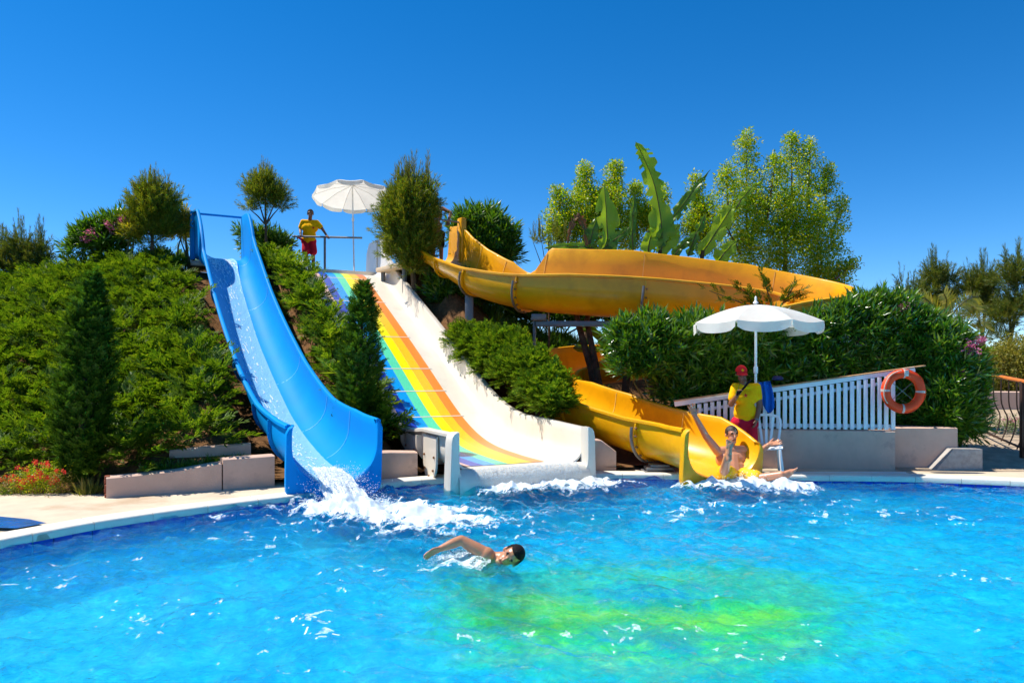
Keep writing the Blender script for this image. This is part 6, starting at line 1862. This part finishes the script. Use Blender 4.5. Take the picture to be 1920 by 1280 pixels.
st = tag(np_obj('slide_stream', V, F, M_['runwater'], smooth=True), 'thin sheet of water running down the blue slide', 'water', kind='stuff')
V, F = strip('', mid_f, lambda tb: half_f(tb) * .95, .014, '', None, lambda tb: np.interp(tb, [0, .02, .07, .12, .3, .7, .9, 1], [.64, .54, .52, .70, .80, .80, .74, .60]), cols=110)
tag(np_obj('slide_foam', V, F, M_['foam'], smooth=True), 'white lace of foam on the stream in the blue slide', 'foam', kind='stuff')

# jet pouring from the mouth of the blue slide
t_, l_, n_ = [a[-1] for a in fr]; o = C[-1]
def jet_z(uu): return .05 - .42 * np.maximum(uu - .35, 0) ** 1.6
nu, nv = 46, 90
U, W_ = np.meshgrid(np.linspace(-1, 1, nu), np.linspace(0, 1, nv))
rag = fbm(U * 5, W_ * 4, 4, 87)
half = .17 + .10 * W_ + .05 * (fbm(W_ * 9 + np.sign(U) * 5, W_ * 0 + .5, 3, 88) - .5)
side = U * half
lump = .07 * (rag - .3) + .05 * fbm(U * 14, W_ * 9, 3, 89) * (.4 + W_)
bedh = .50 - np.sqrt(np.maximum(.25 - side ** 2, 0))
zz = jet_z(W_) + (1 - U ** 2) * .03 + lump + bedh * np.clip(1 - W_ * 2.2, 0, 1)
along = -.45 + 1.08 * W_ + .05 * (rag - .5)
V = o + l_ * side[..., None] + t_ * along[..., None] + np.array([0, 0, 1]) * zz[..., None]
V = V.reshape(-1, 3); idx = np.arange(nu * nv).reshape(nv, nu)
F = np.stack([idx[:-1, :-1], idx[:-1, 1:], idx[1:, 1:], idx[1:, :-1]], -1).reshape(-1, 4)
tri = np.vstack([F[:, [0, 1, 2]], F[:, [0, 2, 3]]])
k = 2600; u = RW.uniform(.25, 1, k); s = RW.normal(size=k) * (.16 + .06 * u)
pos = o + l_ * s[:, None] + t_ * (-.45 + 1.1 * u)[:, None] + np.array([0, 0, 1]) * (jet_z(u) + .07)[:, None] + RW.normal(size=(k, 3)) * np.array([.02, .02, .04])
V1, F1 = drops(pos, RW.uniform(.002, .007, k))
V1, F1 = joinVF([(V, tri), (V1, F1)])
tag(np_obj('water_jet', V1, F1, M_['foam'], smooth=True), 'white jet of water pouring from the mouth of the blue slide', 'water', kind='stuff')

# splash and foam in front of the blue slide
hit = o + t_ * .75
def dens_blue(x, y):
    ax, ay = x - hit[0], y - hit[1]
    u = ax * .80 + ay * -.60; v = ax * .60 + ay * .80               # drift to the right and towards the camera
    core = 1.9 * np.exp(-((ax - .22) / .66) ** 2 - ((ay + .25) / .36) ** 2)
    tail = .80 * np.exp(-((u - .9) / 1.35) ** 2 - (v / .55) ** 2)
    wide = .34 * np.exp(-((ax - .5) / 1.9) ** 2 - ((ay + .8) / 1.0) ** 2)
    return np.maximum(core, tail) + wide
fV, fF = foam_patch((hit[0] - 1.6, hit[0] + 3.4, hit[1] - 2.6, hit[1] + .7), dens_blue, bulge=lambda x, y: .10 * np.exp(-((x - hit[0] - .12) / .42) ** 2 - ((y - hit[1] + .18) / .26) ** 2) * (.5 + fbm(x * 9, y * 9, 3, 81)))
tag(np_obj('splash_foam', fV, fF, M_['foam'], smooth=True), 'white foam drifting away in front of the blue slide', 'foam', kind='stuff')
thin((hit[0] - 1.7, hit[0] + 3.8, hit[1] - 2.8, hit[1] + .7), dens_blue, 'veil of thin foam spreading in front of the blue slide')
def spray(name, label, c, R, k, hgt, size=(.002, .007)):
    p = np.array(c) + RW.normal(size=(k, 3)) * np.array(R) ; p[:, 2] = np.abs(RW.normal(size=k)) * hgt * np.exp(-((p[:, 0] - c[0]) / (R[0] * 1.8)) ** 2) + .01
    V, F = drops(p, RW.uniform(*size, k))
    return tag(np_obj(name, V, F, M_['foam']), label, 'spray', kind='stuff')
spray('splash_spray', 'spray of drops where the blue slide jet hits the pool', (hit[0] + .1, hit[1] - .1, 0), (.34, .20, .1), 2600, .10)

# rainbow slide: water rolling over the lip, foam below
C = RAIN; fr2_ = frames(C); t_, l_, n_ = [a[-1] for a in fr2_]; o = C[-1]
k = 5200
s = RW.uniform(-.82, .90, k); a = RW.uniform(.1, 1, k)
pos = o + l_ * s[:, None] + t_ * (.215 * np.sin(a * 1.57) + .012)[:, None] + np.array([0, 0, 1]) * (-.20 * (1 - np.cos(a * 1.57)) - .18 * np.clip(a - .8, 0, 1) * 5 * .9 + .012)[:, None] + RW.normal(size=(k, 3)) * .008
V, F = drops(pos, RW.uniform(.002, .0048, k))
tag(np_obj('lip_water', V, F, M_['foam']), 'curtain of white drops over the lip of the rainbow slide', 'water', kind='stuff')
hit = o + t_ * .42 + l_ * .18
def dens_rain(x, y):
    ax, ay = x - hit[0], y - hit[1]; u = ax * l_[0] + ay * l_[1]; v = ax * t_[0] + ay * t_[1]
    return 1.7 * np.exp(-(u / .98) ** 4 - ((v - .02) / .24) ** 2) + .48 * np.exp(-((u - .2) / 1.3) ** 2 - ((v - .3) / .5) ** 2)
fV, fF = foam_patch((hit[0] - 2.0, hit[0] + 2.2, hit[1] - 1.6, hit[1] + .9), dens_rain, bulge=lambda x, y: .06 * np.clip(dens_rain(x, y), 0, 1) * fbm(x * 8, y * 8, 3, 83))
tag(np_obj('splash_foam', fV, fF, M_['foam'], smooth=True), 'white foam along the lip of the rainbow slide', 'foam', kind='stuff')
thin((hit[0] - 2.0, hit[0] + 2.4, hit[1] - 1.8, hit[1] + .9), dens_rain, 'veil of thin foam spreading below the rainbow slide')
p = o + t_ * .34 + l_ * RW.uniform(-.75, 1.0, 1500)[:, None] + t_ * (RW.normal(size=1500) * .10)[:, None]
p[:, 2] = np.abs(RW.normal(size=1500)) * .05
V, F = drops(p, RW.uniform(.002, .007, 1500))
tag(np_obj('splash_spray', V, F, M_['foam']), 'spray of drops below the rainbow slide lip', 'spray', kind='stuff')

# yellow slide: splash round the rider
hx_, hy_ = P(1385, 905, 10.75).x, 10.66
def dens_y(x, y):
    ax, ay = x - hx_, y - hy_
    return 1.8 * np.exp(-((ax + .0) / .95) ** 4 - (ay / .22) ** 2) + .46 * np.exp(-((ax - .3) / 1.1) ** 2 - ((ay + .25) / .4) ** 2)
fV, fF = foam_patch((hx_ - 1.5, hx_ + 2.0, hy_ - 1.2, hy_ + .55), dens_y, bulge=lambda x, y: .08 * np.clip(dens_y(x, y), 0, 1) * fbm(x * 8, y * 8, 3, 85))
tag(np_obj('splash_foam', fV, fF, M_['foam'], smooth=True), 'white foam kicked up round the rider at the yellow slide', 'foam', kind='stuff')
thin((hx_ - 1.6, hx_ + 2.2, hy_ - 1.3, hy_ + .55), dens_y, 'veil of thin foam spreading round the rider')
spray('splash_spray', 'spray of drops round the rider at the yellow slide', (hx_ + .05, hy_ + .02, 0), (.42, .10, .1), 2600, .10)

# swimmer: wake and drops
c = P(868, 1052, 6.6)
def dens_s(x, y):
    ax, ay = x - c.x, y - c.y
    return 1.0 * np.exp(-((ax + .02) / .22) ** 2 - ((ay + .05) / .14) ** 2) + .5 * np.exp(-((ax + .12) / .30) ** 2 - ((ay - .1) / .16) ** 2) + .42 * np.exp(-((ax - .1) / .5) ** 2 - ((ay + .22) / .10) ** 2)
fV, fF = foam_patch((c.x - .9, c.x + .9, c.y - .6, c.y + .5), dens_s, cell=.008, fq=4.0, thr=.72)
tag(np_obj('wake_foam', fV, fF, M_['foam'], smooth=True), 'foam stirred up under the arm of the swimmer', 'foam', kind='stuff')
thin((c.x - 1.0, c.x + 1.0, c.y - .7, c.y + .5), dens_s, 'veil of thin foam round the swimmer')
a, b = np.array(P(808, 1036, 6.55)), np.array(P(872, 1016, 6.62))
k = 1200; u = RW.uniform(0, 1, k)
p = a + (b - a) * u[:, None] + RW.normal(size=(k, 3)) * np.array([.03, .03, .0]); p[:, 2] = np.maximum(p[:, 2] - .05 - np.abs(RW.normal(size=k)) * .08, .012)
V, F = drops(p, RW.uniform(.0015, .005, k))
tag(np_obj('splash_spray', V, F, M_['foam']), 'drops falling from the raised arm of the swimmer', 'spray', kind='stuff')

# small crests and flecks scattered over the pool
def dens_all(x, y):
    f = fbm(x * .8 + 4, y * 1.3, 3, 91)
    for (cx, cy, rx, ry, am) in ((3.0, 7.55, .35, .25, .34), (-2.6, 5.0, .9, .35, .12), (-.1, 4.75, .5, .12, .28), (-3.9, 5.9, .6, .5, .14), (1.6, 9.3, 2.0, .7, .12), (4.2, 9.0, 1.2, .5, .12), (-1.0, 8.2, 1.2, .6, .14)):
        f = f + am * np.exp(-((x - cx) / rx) ** 2 - ((y - cy) / ry) ** 2)
    return .16 + (f - .45) * .75
gx0 = foam_patch((-5.0, 6.5, 3.6, 11.0), dens_all, cell=.012, lift=.003, fq=4.2, thr=.69)
thin((-5.0, 6.5, 4.0, 11.0), lambda x, y: dens_all(x, y) * 1.0 - .14, 'faint milky streaks on the choppy pool')
tag(np_obj('foam_flecks', gx0[0], gx0[1], M_['foam'], smooth=True), 'scattered white flecks on the choppy pool', 'foam', kind='stuff')
